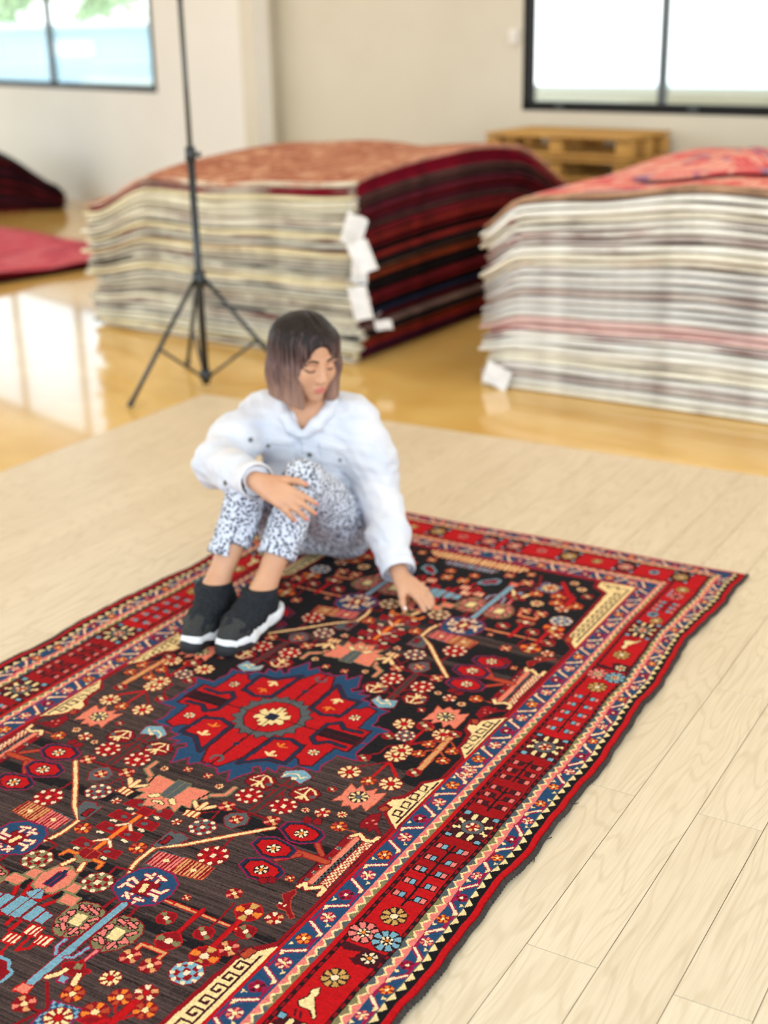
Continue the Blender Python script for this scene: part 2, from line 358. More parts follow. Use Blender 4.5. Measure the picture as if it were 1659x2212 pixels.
# ---------------------------------------------------------------- outside the windows
def outside():
    mleaf = material('pale_green_leaves', srgb(170, 196, 120), .7, srgb(200, 214, 150), 3)
    mblue = material('pale_blue_cladding', srgb(186, 214, 224), .7, srgb(198, 222, 230), .6)
    mwhite = material('white_render', srgb(240, 240, 238), .8); mroad = material('pale_gravel', srgb(236, 238, 232), .9); mgrey = material('pale_grey_wall', srgb(232, 238, 234), .8)
    def P(A, d, n, k, off, z): return A + d * k + n * off + Vector((0, 0, z))
    g = MB().box((0, 24, -.45), (90, 40, .1)).build('ground_outside', mroad); tag(g, 'pale gravel ground outside the windows', kind='structure')
    b = bpy.data.objects.new('workshop_building', None); COL.objects.link(b); q = at_y(150, 100, 27); b.location = (q.x, q.y, -.4); b.rotation_euler = (0, 0, math.atan2(dL.y, dL.x) + .55)
    tag(b, 'pale blue clad building beyond the upper left window', 'building')
    MB().box((0, 2, 1.0), (16, 4, 2.0)).build('wall', mblue, b); MB().box((0, 1.9, 2.04), (16.4, 4.4, .08)).build('roof', mwhite, b)
    for i in range(6): MB().box((-6.2 + i * 2.1, -.03, 1.62), (.9, .06, .3)).build('window', mwhite, b)
    for i in range(4): MB().box((0, -.05, .85 + i * .16), (16, .10, .025)).build('cladding_rail', mwhite, b)
    rng = random.Random(4)
    for j, (px, Y, h, lab) in enumerate(((40, 33.5, 2.2, 'pale green leafy tree left in the upper left window'), (230, 33, 2.0, 'pale green leafy tree right in the upper left window'))):
        t = bpy.data.objects.new('leafy_tree', None); COL.objects.link(t); q = at_y(px, 40, Y); t.location = (q.x, q.y, -.4); tag(t, lab, 'tree')
        MB().tube([(0, 0, 0), (.05, .02, 1.2), (0, 0, 2.2)], [.07, .05, .03], 8).build('trunk', material('bark', srgb(120, 100, 80), .9), t, True)
        v = []; f = []
        for i in range(420):
            u = Vector((rng.gauss(0, 1), rng.gauss(0, 1), rng.gauss(0, 1))).normalized() * rng.uniform(.3, 1.0); c = Vector((u.x * .95, u.y * .6, h + .5 + u.z * .6 + .25 * math.sin(u.x * 3 + j)))
            a = Vector((rng.gauss(0, 1), rng.gauss(0, 1), rng.gauss(0, 1))).normalized(); e = a.cross(u).normalized() * .08; a = a * .13; bi = len(v)
            v += [c - a, c + e, c + a, c - e]; f.append((bi, bi + 1, bi + 2, bi + 3))
        link('foliage', mesh_of('foliage', [tuple(q_) for q_ in v], f), mleaf, t)['kind'] = 'stuff'
    w = MB()
    for z, h in ((.05, 1.2), (.70, .08)): w.box((0, 0, z), (22, .2 + (.1 if h < .5 else 0), h))
    q = at_y(1400, 170, 18); w = w.build('boundary_wall', mgrey); w.location = (q.x, q.y, 0); w.rotation_euler = (0, 0, math.atan2(dR.y, dR.x)); tag(w, 'low pale grey boundary wall seen through the right window', 'wall')
outside()
# ---------------------------------------------------------------- the knotted rug pattern
# A point of the photograph only gives a ray; its place on the rug is where that ray meets the floor.
CROPS = {0: (0, 0, 1), 1: (600, 1800, 4.1475), 2: (380, 1950, 4.1475), 3: (900, 1600, 4.74), 4: (0, 1600, 4.1475),
         5: (300, 1600, 4.1475), 6: (0, 1850, 4.1475), 7: (320, 1440, 3.072), 8: (640, 1560, 4.608)}
RUG_T, RUG_S = -1.718, 2.315          # pattern centre in plank axes (across, along), metres
HALF_W, HALF_L = 0.792, 1.410         # half size of the knotted area
KNOT = 0.0025
PAL = {n: i for i, n in enumerate(['field', 'black', 'brown', 'red', 'crimson', 'maroon', 'navy', 'blue', 'sky', 'cream', 'ivory',
                                   'salmon', 'pink', 'orange', 'olive', 'grey', 'tan', 'magenta', 'gold', 'dark', 'rust'])}
PAL_RGB = {'field': (24, 19, 21), 'black': (17, 14, 17), 'brown': (66, 50, 46), 'red': (184, 10, 16), 'crimson': (136, 10, 20),
           'maroon': (66, 14, 22), 'navy': (28, 40, 64), 'blue': (34, 68, 100), 'sky': (116, 158, 172), 'cream': (240, 206, 144),
           'ivory': (238, 208, 166), 'salmon': (226, 124, 98), 'pink': (224, 118, 106), 'orange': (228, 122, 40),
           'olive': (126, 116, 78), 'grey': (84, 88, 88), 'tan': (212, 148, 92), 'magenta': (150, 16, 62),
           'gold': (196, 148, 78), 'dark': (36, 12, 16), 'rust': (176, 66, 38)}
NC = int(round(2 * HALF_W / KNOT)); NR = int(round(2 * HALF_L / KNOT))
CA = (np.arange(NC) + .5) * (2 * HALF_W / NC) - HALF_W
CB = (np.arange(NR) + .5) * (2 * HALF_L / NR) - HALF_L
RUG = np.zeros((NR, NC), np.uint8)
MED_B = -0.002

def on_rug(c, x, y):
    ox, oy, s = CROPS[c]
    g = ground_point(ox + x / s, oy + y / s, 0.012)
    return (g[0] * math.cos(YAW) - g[1] * math.sin(YAW) - RUG_T, RUG_S - (g[0] * math.sin(YAW) + g[1] * math.cos(YAW)))

def variants(sym):
    if sym == 'q': return [(1, 1, 0), (-1, 1, 0), (1, -1, 0), (-1, -1, 0)]
    if sym == 'h': return [(1, 1, 0), (-1, 1, 0)]
    if sym == 'm': return [(1, 1, 0), (-1, 1, 0), (1, -1, 2 * MED_B), (-1, -1, 2 * MED_B)]
    return [(1, 1, 0)]

def window_of(a0, a1, b0, b1):
    i0, i1 = np.searchsorted(CA, (a0, a1)); j0, j1 = np.searchsorted(CB, (b0, b1))
    return slice(j0, j1), slice(i0, i1)

def fill_poly(pts, col):
    P = np.array(pts)
    w = window_of(P[:, 0].min(), P[:, 0].max(), P[:, 1].min(), P[:, 1].max())
    X = CA[w[1]][None, :]; Y = CB[w[0]][:, None]
    if X.size == 0 or Y.size == 0: return
    m = np.zeros((Y.shape[0], X.shape[1]), bool)
    n = len(P)
    for i in range(n):
        (x0, y0), (x1, y1) = P[i], P[(i + 1) % n]
        if y0 == y1: continue
        m ^= ((Y >= min(y0, y1)) & (Y < max(y0, y1))) & (X < x0 + (Y - y0) * (x1 - x0) / (y1 - y0))
    paint(w, m, col, X, Y)

def paint(w, m, col, X, Y):
    v = RUG[w]
    if isinstance(col, str): v[m] = PAL[col]
    else:
        idx = col(np.broadcast_to(X, m.shape), np.broadcast_to(Y, m.shape))
        v[m] = idx[m]

def fill_line(pts, wd, col):
    h = wd / 2
    for (x0, y0), (x1, y1) in zip(pts[:-1], pts[1:]):
        w = window_of(min(x0, x1) - h, max(x0, x1) + h, min(y0, y1) - h, max(y0, y1) + h)
        X = CA[w[1]][None, :]; Y = CB[w[0]][:, None]
        if X.size == 0 or Y.size == 0: continue
        dx, dy = x1 - x0, y1 - y0; L2 = dx * dx + dy * dy + 1e-12
        t = np.clip(((X - x0) * dx + (Y - y0) * dy) / L2, 0, 1)
        paint(w, (X - x0 - t * dx) ** 2 + (Y - y0 - t * dy) ** 2 < h * h, col, X, Y)

def T(pts, v):
    return [(p[0] * v[0], p[1] * v[1] + v[2]) for p in pts]

def rpoly(pts, col, out=None, ow=.004, sym='q'):
    for v in variants(sym):
        q = T(pts, v)
        if out: fill_line(q + q[:1], ow * 2, out)
        fill_poly(q, col)

def rline(pts, wd, col, out=None, ow=.003, sym='q'):
    for v in variants(sym):
        q = T(pts, v)
        if out: fill_line(q, wd + 2 * ow, out)
        fill_line(q, wd, col)

def poly(c, pts, col, out=None, ow=.004, sym='q'): rpoly([on_rug(c, *p) for p in pts], col, out, ow, sym)
def line(c, pts, wd, col, out=None, ow=.003, sym='q'): rline([on_rug(c, *p) for p in pts], wd, col, out, ow, sym)

ROSETTES = {  # petals, petal colours, ground, centre, outline, petal share
    'cream8': (8, ('cream',), 'crimson', 'red', 'crimson', .62), 'white8': (6, ('ivory',), 'dark', 'orange', 'dark', .6),
    'orange6': (6, ('orange', 'rust'), 'crimson', 'cream', 'crimson', .6), 'small': (4, ('tan', 'salmon'), 'crimson', 'cream', 'crimson', .45),
    'smallc': (5, ('ivory', 'tan'), 'crimson', 'red', 'crimson', .55), 'red4': (4, ('olive', 'crimson'), 'crimson', 'ivory', 'red', .5),
    'gold4': (4, ('orange', 'gold'), 'crimson', 'ivory', 'red', .5), 'gold8': (8, ('gold',), 'dark', 'ivory', 'dark', .7),
    'pink8': (8, ('pink',), 'dark', 'maroon', 'dark', .72), 'blue8': (8, ('sky',), 'dark', 'maroon', 'dark', .72),
    'pk6': (6, ('salmon', 'ivory'), 'magenta', 'cream', 'magenta', .6), 'cr5': (5, ('crimson', 'maroon'), 'magenta', 'ivory', 'magenta', .6),
    'or5': (5, ('orange',), 'crimson', 'cream', 'crimson', .62), 'core': (8, ('cream', 'cream'), 'maroon', 'grey', 'dark', .55)}

def rosette(a, b, r, kind, sym='q', rot=.2):
    n, cols, ground, centre, outl, share = ROSETTES[kind]
    for v in variants(sym):
        ca, cb = a * v[0], b * v[1] + v[2]
        w = window_of(ca - r, ca + r, cb - r, cb + r)
        X = CA[w[1]][None, :] - ca; Y = CB[w[0]][:, None] - cb
        if X.size == 0 or Y.size == 0: continue
        rho = np.hypot(X, Y) / r; th = np.arctan2(Y, X) + rot
        k = np.floor(th / (2 * math.pi / n)).astype(int); ph = (th / (2 * math.pi / n)) % 1
        o = RUG[w]
        edge = .9 + .1 * np.abs(np.sin(th * n / 2))
        o[rho < edge] = PAL[outl]; o[rho < edge - .12] = PAL[ground]
        pet = (np.abs(ph - .5) < share / 2 * np.clip(1.15 - .3 * rho, 0, 1.2)) & (rho > .36) & (rho < .9)
        for i, c in enumerate(cols): o[pet & (k % len(cols) == i)] = PAL[c]
        o[rho < .28] = PAL[centre]

def flower(c, x, y, r, kind, sym='q', rot=.2):
    a, b = on_rug(c, x, y); rosette(a, b, r, kind, sym, rot)

def dotted(c, x, y, r, base, dot, mid, sym='q', ry=None):
    a, b = on_rug(c, x, y); ry = ry or r
    for v in variants(sym):
        ca, cb = a * v[0], b * v[1] + v[2]
        w = window_of(ca - r, ca + r, cb - ry, cb + ry)
        X = (CA[w[1]][None, :] - ca) / r; Y = (CB[w[0]][:, None] - cb) / ry
        o = RUG[w]; rho = np.hypot(X, Y)
        o[rho < 1] = PAL['crimson']; o[rho < .9] = PAL[base]
        grid = ((np.floor((X + 3) * 2.6).astype(int) + np.floor((Y + 3) * 2.6).astype(int)) % 2 == 0) & (rho < .7)
        o[grid] = PAL[mid]
        for i in range(8):
            t = i * math.pi / 4 + .39
            o[(X - .8 * math.cos(t)) ** 2 + (Y - .8 * math.sin(t)) ** 2 < .024] = PAL[dot]
        o[(np.abs(X) < .17) & (np.abs(Y) < .2)] = PAL[dot]

def stripes(c1, c2, period, along='a'):
    def f(X, Y):
        q = (np.abs(X) if along == 'a' else np.abs(Y)) / period
        return np.where(q % 1 < .5, PAL[c1], PAL[c2]).astype(np.uint8)
    return f

def checks(c1, c2, p):
    return lambda X, Y: np.where((np.floor(np.abs(X) / p) + np.floor(np.abs(Y) / p)) % 2 == 0, PAL[c1], PAL[c2]).astype(np.uint8)

def diag(c1, c2, p):
    return lambda X, Y: np.where(((np.abs(X) + np.abs(Y) * 1.6) / p + .35 * np.sin(np.abs(Y) * 500)) % 1 < .5, PAL[c1], PAL[c2]).astype(np.uint8)

def paint_rug():
    XA, YB = np.meshgrid(np.abs(CA), np.abs(CB))
    # distance-like band coordinate: side bands by a, end bands by b
    SA = [.494, .501, .505, .512, .561, .585, .594, .604, .690, .700, .724, .755, .776, .789]
    SB = [1.145, 1.152, 1.156, 1.163, 1.212, 1.236, 1.244, 1.252, 1.336, 1.344, 1.362, 1.392, 1.396, 1.404]
    NAMES = ['crimson', 'maroon', 'red', 'blue', 'saw1', 'red', 'dark', 'red', 'dark', 'saw2', 'blue2', 'teeth', 'red', 'rim']
    ka = np.searchsorted(SA, XA); kb = np.searchsorted(SB, YB)
    k = np.maximum(ka, kb); side = ka >= kb
    # continuous place inside a band, and length along it
    lo_a = np.array([0] + SA); hi_a = np.array(SA + [HALF_W]); lo_b = np.array([0] + SB); hi_b = np.array(SB + [HALF_L])
    wa = (XA - lo_a[k]) / (hi_a[k] - lo_a[k]); wb = (YB - lo_b[k]) / (hi_b[k] - lo_b[k])
    W = np.where(side, wa, wb); Lc = np.where(side, YB, XA)
    out = np.zeros_like(RUG)
    for i, nme in enumerate(NAMES):
        m = k == i + 1
        if nme in ('saw1', 'saw2'):
            per = .0285
            tri = np.abs((Lc / per) % 1 - .5) * 2
            ww = W if nme == 'saw1' else 1 - W
            bd = .28 + .5 * tri
            c = np.where(ww < bd - .1, PAL['pink'], np.where(ww < bd + .12, PAL['cream'], np.where((Lc / .14) % 2 < 1.1, PAL['grey'], PAL['olive'])))
            out[m] = c[m]
        elif nme == 'teeth':
            tri = np.abs((Lc / .030) % 1 - .5) * 2
            c = np.where(W < .10 + .58 * tri, PAL['cream'], PAL['black'])
            c = np.where(W < .06, PAL['grey'], c)
            c = np.where(side, c, PAL['navy'])
            out[m] = c[m]
        elif nme == 'blue2': out[m] = PAL['blue']
        elif nme == 'rim': out[m] = PAL['crimson']
        else: out[m] = PAL[nme]
    # maroon flecks in the narrow guard lines
    for i in (7, 9):
        m = (k == i) & (((Lc / .012).astype(int) % 2) == 0) & (np.abs(W - .5) < .22)
        out[m] = PAL['crimson']
    RUG[:] = out
    # ---- the two blue borders: zigzag vine with a flower in every bay
    def vine(lo, hi, kinds, P, l0, l1, side_, r, phase):
        n = int((l1 - l0) / P) + 1
        for i in range(-1, n + 1):
            l = l0 + (i + phase) * P
            if l < -P * .2 or l > l1 - .3 * P: continue
            q = lambda ll, w_: (lo + (hi - lo) * w_, ll) if side_ else (ll, lo + (hi - lo) * w_)
            s = i % 2
            e0, e1 = (.12, .88) if s else (.88, .12)
            m = l + P / 2
            rline([q(l, e0 * .9 + .05), q(m - P * .16, e0), q(m + P * .16, e1), q(l + P, e1 * .9 + .05)], .006, 'magenta')
            rline([q(m - P * .15, e0), q(m + P * .15, e1)], .0058, 'ivory', 'magenta', .0028)
            for (w_, d) in ((.17, .36), (.83, .36), (.17, -.36), (.83, -.36)):
                a_, b_ = q(l + d * P * .8, w_)
                if (w_ > .5) == (e0 > .5) and d < 0 or (w_ > .5) != (e0 > .5) and d > 0:
                    rpoly([(a_ - .005, b_ - .005), (a_ + .006, b_ - .001), (a_ - .002, b_ + .006)], 'cream')
            a_, b_ = q(l, .5 + (.06 if s else -.06))
            rosette(a_, b_, r, kinds[i % len(kinds)])
    vine(.512, .561, ['or5', 'pk6', 'cr5', 'pk6'], .0742, 0, 1.163, True, .0165, .86)
    vine(1.163, 1.212, ['pk6', 'cr5', 'or5'], .0742, 0, .512, False, .0165, .5)
    vine(.724, .755, ['or5', 'pk6', 'cr5'], .0742, 0, 1.36, True, .0135, .52)
    vine(1.362, 1.392, ['pk6', 'cr5', 'or5'], .0742, 0, .72, False, .0125, .5)
    # ---- main red border, long sides
    def leafy(a, b0, b1, c1, c2):
        rline([(a, b0), (a, b1)], .0055, 'black')
        n = max(3, int(round((b1 - b0) / .042)))
        for i in range(n):
            b = b0 + (b1 - b0) * (i + .3) / n
            for s in (-1, 1):
                rline([(a, b + .014), (a + s * .012, b + .004)], .004, 'black')
                ca = a + s * .0245; h, e = .0115, .0075
                rpoly([(ca - h, b - e), (ca + h, b - e), (ca + h, b + e), (ca - h, b + e)], c2 if s > 0 else c1, 'dark', .0028)
                rpoly([(ca, b - e), (ca + h, b - e), (ca + h, b + e), (ca, b + e)], c1 if s > 0 else c2)
                rline([(ca, b - e), (ca, b + e)], .003, 'dark')
    def octa(a, b, alt=False):
        rpoly([(a - .040, b - .030), (a - .022, b - .05), (a + .022, b - .05), (a + .040, b - .030), (a + .040, b + .030), (a + .022, b + .05), (a - .022, b + .05), (a - .040, b + .030)], 'maroon')
        for sa in (-1, 1):
            for sb in (-1, 1):
                rpoly([(a + sa * .034 - .006, b + sb * .046 - .006), (a + sa * .034 + .006, b + sb * .046 - .006), (a + sa * .034 + .006, b + sb * .046 + .006), (a + sa * .034 - .006, b + sb * .046 + .006)], 'sky', 'dark', .003)
                rline([(a + sa * .012, b + sb * .029), (a + sa * .012, b + sb * .043)], .009, 'cream', 'dark', .003)
                rline([(a + sa * .026, b + sb * .006), (a + sa * .026, b + sb * .013), (a + sa * .036, b + sb * .013), (a + sa * .036, b + sb * .018)], .006, 'cream', 'dark', .002)
        rosette(a, b, .026, 'pk6')
        rpoly([(a + .026 * math.cos(t * .785), b + .026 * math.sin(t * .785)) for t in range(8)], 'grey', 'dark', .002)
        rosette(a, b, .0165, 'smallc')
    A0 = .647
    leafy(A0, .015, .115, 'pink', 'maroon')
    octa(A0, .1867)
    leafy(A0, .265, .485, 'pink', 'sky')
    rosette(A0 + .003, .521, .028, 'gold8')
    rosette(.622, .589, .032, 'pink8'); rosette(.672, .589, .031, 'blue8')
    rosette(.622, .589, .014, 'white8'); rosette(.672, .589, .014, 'white8')
    rpoly([(.604, .625), (.69, .625), (.69, .668), (.65, .672), (.604, .64)], 'maroon')
    rosette(.668, .646, .017, 'white8')
    rpoly([(.612, .648), (.645, .638), (.64, .66), (.612, .66)], 'red')
    rosette(A0 - .004, .72, .027, 'gold8')
    poly(2, [(1100, 870), (1190, 830), (1225, 770), (1290, 755), (1285, 800), (1240, 840), (1255, 1020), (1230, 1035), (1210, 950), (1110, 910)], 'cream', 'dark', .0025)
    rline([(.626, .82), (.632, .832)], .005, 'maroon'); rline([(.638, .822), (.644, .834)], .005, 'maroon')
    octa(A0, .89)
    rosette(A0 + .012, .965, .022, 'gold8'); rosette(A0 - .016, 1.0, .02, 'blue8')
    leafy(A0, 1.03, 1.11, 'pink', 'sky')
    rosette(A0, 1.15, .026, 'pink8'); rosette(A0, 1.205, .024, 'gold8')
    rline([(.62, 1.14), (.62, 1.19)], .006, 'sky')
    # ---- main border, short ends
    B0 = 1.294
    for i, kd in enumerate(['gold8', 'pink8', 'blue8', 'gold8', 'pink8', 'blue8', 'gold8']):
        a = .045 + i * .094
        if i % 2 == 0:
            rpoly([(a - .034, B0 - .04), (a + .034, B0 - .04), (a + .034, B0 + .04), (a - .034, B0 + .04)], 'maroon')
            rosette(a, B0, .027, 'gold8' if i % 4 else 'pink8'); rosette(a, B0, .012, 'white8')
            for s in (-1, 1):
                for u in (-1, 1):
                    rpoly([(a + s * .028 - .005, B0 + u * .032 - .005), (a + s * .028 + .005, B0 + u * .032 - .005), (a + s * .028 + .005, B0 + u * .032 + .005), (a + s * .028 - .005, B0 + u * .032 + .005)], 'sky')
        else:
            rosette(a, B0, .019, kd)
    # ---- field: cream key panels in the corners
    rpoly([(.494, .69), (.462, .725), (.452, .735), (.436, 1.07), (.39, 1.10), (.385, 1.145), (.494, 1.145)], 'crimson')
    rpoly([(.505, .697), (.474, .735), (.462, .742), (.446, 1.08), (.402, 1.112), (.40, 1.15), (.505, 1.157)], 'cream')
    rpoly([(.478, .728), (.462, .726), (.456, .752), (.472, .756)], 'rust', 'maroon', .003)
    rline([(.493, .735), (.493, 1.13), (.41, 1.135)], .0045, 'maroon')
    for i in range(10):
        b = .765 + i * .034
        rline([(.493, b), (.468, b), (.468, b + .019), (.481, b + .019), (.481, b + .010)], .0052, 'maroon')
    for i in range(2): rline([(.43 + i * .03, 1.135), (.43 + i * .03, 1.118), (.442 + i * .03, 1.118)], .0052, 'maroon')
    # ---- second cream bracket
    poly(8, [(1480, 555), (1240, 590), (1170, 660), (1060, 730), (960, 745), (790, 860), (860, 900), (960, 1075), (1020, 1060)], 'crimson')
    poly(8, [(1480, 565), (1270, 615), (1190, 690), (1080, 760), (960, 770), (900, 810), (960, 840), (912, 885), (910, 920), (990, 1065), (1010, 1030)], 'cream')
    poly(8, [(820, 860), (900, 830), (930, 860), (860, 890)], 'rust', 'maroon', .003)
    line(8, [(1000, 1000), (1410, 600)], .0045, 'maroon')
    for i in range(4):
        x, y = 1015 + i * 85, 935 - i * 83
        line(8, [(x + 15, y + 8), (x - 60, y - 15), (x - 15, y - 65), (x + 40, y - 45), (x + 12, y - 8)], .0045, 'maroon')
    # ---- "book" panels at the sides
    line(1, [(225, 430), (655, 25)], .017, 'crimson', 'maroon')
    for p in ((255, 410), (330, 345), (390, 290), (455, 225), (545, 130), (650, 35)): flower(1, p[0], p[1], .0062, 'white8'); line(1, [p, (p[0] + 6, p[1] - 6)], .008, 'grey')
    line(1, [(300, 430), (705, 50)], .012, 'salmon', 'rust')
    line(1, [(335, 445), (745, 62)], .009, checks('black', 'grey', .006))
    poly(1, [(365, 460), (770, 75), (850, 90), (440, 482)], diag('ivory', 'rust', .0105), 'crimson', .003)
    line(1, [(185, 470), (245, 440), (255, 490), (330, 480), (390, 470), (420, 495), (370, 545)], .009, 'cream', 'crimson')
    line(1, [(660, 20), (735, 5), (780, 60), (850, 70), (900, 35)], .009, 'cream', 'crimson')
    poly(1, [(40, 540), (80, 525), (150, 500), (165, 520), (110, 590), (110, 660), (145, 745), (110, 755), (70, 680), (10, 660), (-10, 640), (60, 600)], 'crimson', 'rust', .002)
    for p in ((20, 620), (60, 640)): line(1, [p, (p[0] + 4, p[1])], .006, 'ivory')
    # ---- salmon star, rosettes and branches
    poly(8, [(550, 610), (600, 670), (660, 622), (690, 690), (805, 660), (770, 715), (890, 705), (810, 790), (690, 880), (650, 815), (560, 865), (535, 820), (455, 830), (470, 770), (360, 775), (450, 720)], 'salmon', 'rust', .002)
    flower(8, 620, 740, .024, 'core')
    for p in ((930, 390), ): 
        line(8, [p, (770, 530)], .008, 'red'); line(8, [p, (1000, 545)], .008, 'red'); line(8, [p, (620, 435)], .006, 'crimson')
    line(8, [(740, 320), (830, 300), (900, 240), (1200, 200), (1480, 172)], .006, 'crimson', sym='h')
    for x, y in ((530, 490), (990, 330), (940, 610)): flower(8, x, y, .0285, 'cream8')
    flower(8, 670, 350, .017, 'red4'); flower(8, 720, 580, .019, 'orange6')
    dotted(8, 1085, 130, .026, 'grey', 'ivory', 'crimson', sym='h')
    flower(8, 1280, 30, .022, 'red4', sym='h')
    line(8, [(1235, 460), (1530, 150)], .013, 'tan', 'rust', sym='h')
    for p in (((1430, 285), (1470, 340)), ((1530, 180), (1580, 250)), ((1400, 270), (1290, 285)), ((1480, 190), (1390, 190))): line(8, p, .005, 'rust', sym='h')
    for x, y in ((1320, 215), (1220, 310), (1550, 285), (1460, 380)): flower(8, x, y, .0175, 'orange6', sym='h')
    for x, y in ((1170, 500), (1575, 115)): flower(8, x, y, .018, 'red4', sym='h')
    flower(8, 260, 895, .019, 'smallc'); flower(8, 425, 1035, .019, 'orange6'); line(8, [(480, 1060), (590, 1090)], .004, 'rust')
    poly(8, [(630, 1000), (740, 915), (845, 905), (830, 960), (800, 1010), (850, 1120), (825, 1115), (770, 1060), (720, 1090), (710, 1050), (640, 1050)], 'crimson', 'maroon', .002)
    for x, y in ((700, 1000), (760, 975), (790, 1010)): line(8, [(x, y), (x + 5, y)], .006, 'salmon')
    # ---- lamp with bow flowers
    line(5, [(1380, 350), (1000, 640)], .013, 'brown', 'crimson', .004)
    poly(5, [(1265, 325), (1310, 265), (1480, 255), (1550, 320), (1440, 380), (1400, 340), (1350, 310)], 'sky', 'crimson', .003)
    line(5, [(1290, 310), (1330, 290), (1370, 290), (1420, 290), (1450, 330), (1500, 320)], .004, 'cream'); line(5, [(1385, 330), (1400, 330)], .010, 'ivory')
    line(5, [(1120, 440), (1230, 430)], .005, 'crimson'); line(5, [(1285, 450), (1295, 520)], .006, 'crimson'); line(5, [(1200, 370), (1370, 410)], .005, 'crimson')
    for x, y in ((1095, 355), (1490, 470)):
        poly(5, [(x - 145, y + 5), (x - 95, y - 55), (x + 30, y - 70), (x + 120, y - 25), (x + 140, y + 10), (x + 90, y + 45), (x + 20, y + 80), (x - 60, y + 70)], 'crimson', 'maroon', .003)
        line(5, [(x - 90, y - 20), (x - 10, y + 10), (x + 45, y - 50), (x + 85, y - 25), (x + 95, y + 10)], .005, 'cream')
        line(5, [(x - 80, y + 35), (x - 10, y + 10), (x + 20, y + 55)], .006, 'cream'); line(5, [(x - 40, y + 45), (x - 10, y + 10)], .006, 'cream')
        line(5, [(x - 60, y - 35), (x + 20, y - 55)], .004, 'ivory')
        line(5, [(x + 60, y + 30), (x + 70, y + 30)], .012, 'grey')
    dotted(5, 985, 485, .0315, 'crimson', 'ivory', 'red'); dotted(5, 1295, 580, .0315, 'crimson', 'ivory', 'red')
    line(5, [(850, 860), (750, 950)], .005, 'crimson'); dotted(5, 665, 1025, .034, 'crimson', 'ivory', 'red')
    line(5, [(800, 590), (980, 640), (1180, 705)], .005, 'crimson', 'maroon', .002)
    flower(5, 790, 580, .02, 'small'); flower(5, 1190, 710, .02, 'small')
    poly(5, [(765, 680), (820, 645), (960, 640), (985, 690), (960, 740), (820, 780), (770, 750)], 'grey', 'crimson', .003)
    flower(5, 870, 700, .017, 'small')
    dotted(5, 570, 770, .031, 'grey', 'ivory', 'crimson')
    line(5, [(495, 540), (530, 610), (675, 585)], .0095, 'cream', 'rust', .002); line(5, [(530, 610), (600, 555)], .010, 'cream', 'rust', .002)
    poly(5, [(390, 660), (435, 612), (560, 640), (520, 690)], stripes('cream', 'rust', .0125), 'crimson', .002)
    line(5, [(560, 640), (720, 625), (650, 700)], .004, 'crimson')
    line(5, [(1210, 775), (800, 850), (400, 930), (150, 950), (0, 1060), (-70, 1140), (-90, 1200)], .008, 'cream', 'rust', .003)
    poly(5, [(120, 940), (290, 800), (320, 830), (380, 820), (450, 870), (370, 915), (150, 950)], 'grey', 'crimson', .003)
    poly(5, [(180, 910), (270, 850), (300, 868), (230, 925)], 'crimson', 'dark', .003)
    poly(5, [(50, 1100), (180, 985), (420, 1050), (300, 1180)], stripes('pink', 'crimson', .0085), 'grey', .003)
    poly(5, [(300, 1180), (420, 1050), (670, 1140), (560, 1240)], stripes('tan', 'crimson', .0085), 'rust', .003)
    for x, y in ((245, 1072), (487, 1157)): line(5, [(x - 6, y), (x + 6, y)], .011, 'cream')
    # ---- lobed red flowers
    line(5, [(1380, 980), (1680, 1080)], .016, 'rust', 'crimson'); line(5, [(1590, 900), (1640, 1020)], .009, 'rust', 'crimson'); line(5, [(1230, 1060), (1440, 1020)], .009, 'rust', 'crimson')
    for x, y in ((1455, 825), (1205, 960), (1095, 1150)):
        sh = [(-205, -45), (-135, -105), (30, -105), (95, -70), (190, -20), (215, 25), (150, 85), (-20, 95), (-120, 65), (-160, 10)]
        poly(5, [(x + p * .95, y + q * .95) for p, q in sh], 'navy', 'magenta', .003)
        poly(5, [(x + p * .74, y + q * .74) for p, q in sh], 'red', 'dark', .003)
        flower(5, x, y, .0165, 'white8', rot=.5)
    for x, y in ((1510, 700), (1600, 715), (1190, 1235), (1110, 1240)): poly(5, [(x - 45, y), (x - 10, y - 25), (x + 40, y - 10), (x + 30, y + 30), (x - 20, y + 35)], 'crimson', 'maroon', .002)
    # ---- blue octagons, green ovals, teal staff
    line(6, [(1040, 370), (930, 450)], .008, 'crimson'); line(6, [(1230, 450), (1150, 540)], .008, 'crimson'); line(6, [(980, 150), (1040, 95), (1200, 130)], .006, 'crimson')
    line(6, [(1450, 380), (1659, 460)], .006, 'tan', 'red'); line(2, [(0, 10), (350, 150), (640, 262)], .006, 'tan', 'red')
    poly(6, [(1010, 280), (1060, 215), (1150, 160), (1260, 110), (1400, 100), (1550, 160), (1590, 250), (1530, 340), (1400, 420), (1250, 440), (1080, 400), (1040, 330)], 'blue', 'magenta', .004)
    poly(6, [(1170, 310), (1280, 205), (1435, 250), (1330, 362)], 'crimson', 'maroon', .003)
    poly(6, [(1235, 315), (1290, 235), (1340, 250), (1285, 325)], 'cream')
    for q in ([(1070, 272), (1130, 238), (1190, 270)], [(1150, 212), (1190, 190), (1230, 235)], [(1310, 205), (1390, 155)], [(1310, 160), (1360, 192)], [(1400, 232), (1455, 185)], [(1430, 175), (1480, 212)],
              [(1365, 300), (1440, 328), (1500, 298)], [(1335, 330), (1405, 355), (1385, 392)], [(1105, 350), (1180, 335)], [(1130, 325), (1150, 375)], [(1190, 410), (1250, 370)], [(1210, 375), (1275, 395)]): line(6, q, .0075, 'ivory', 'magenta', .002)
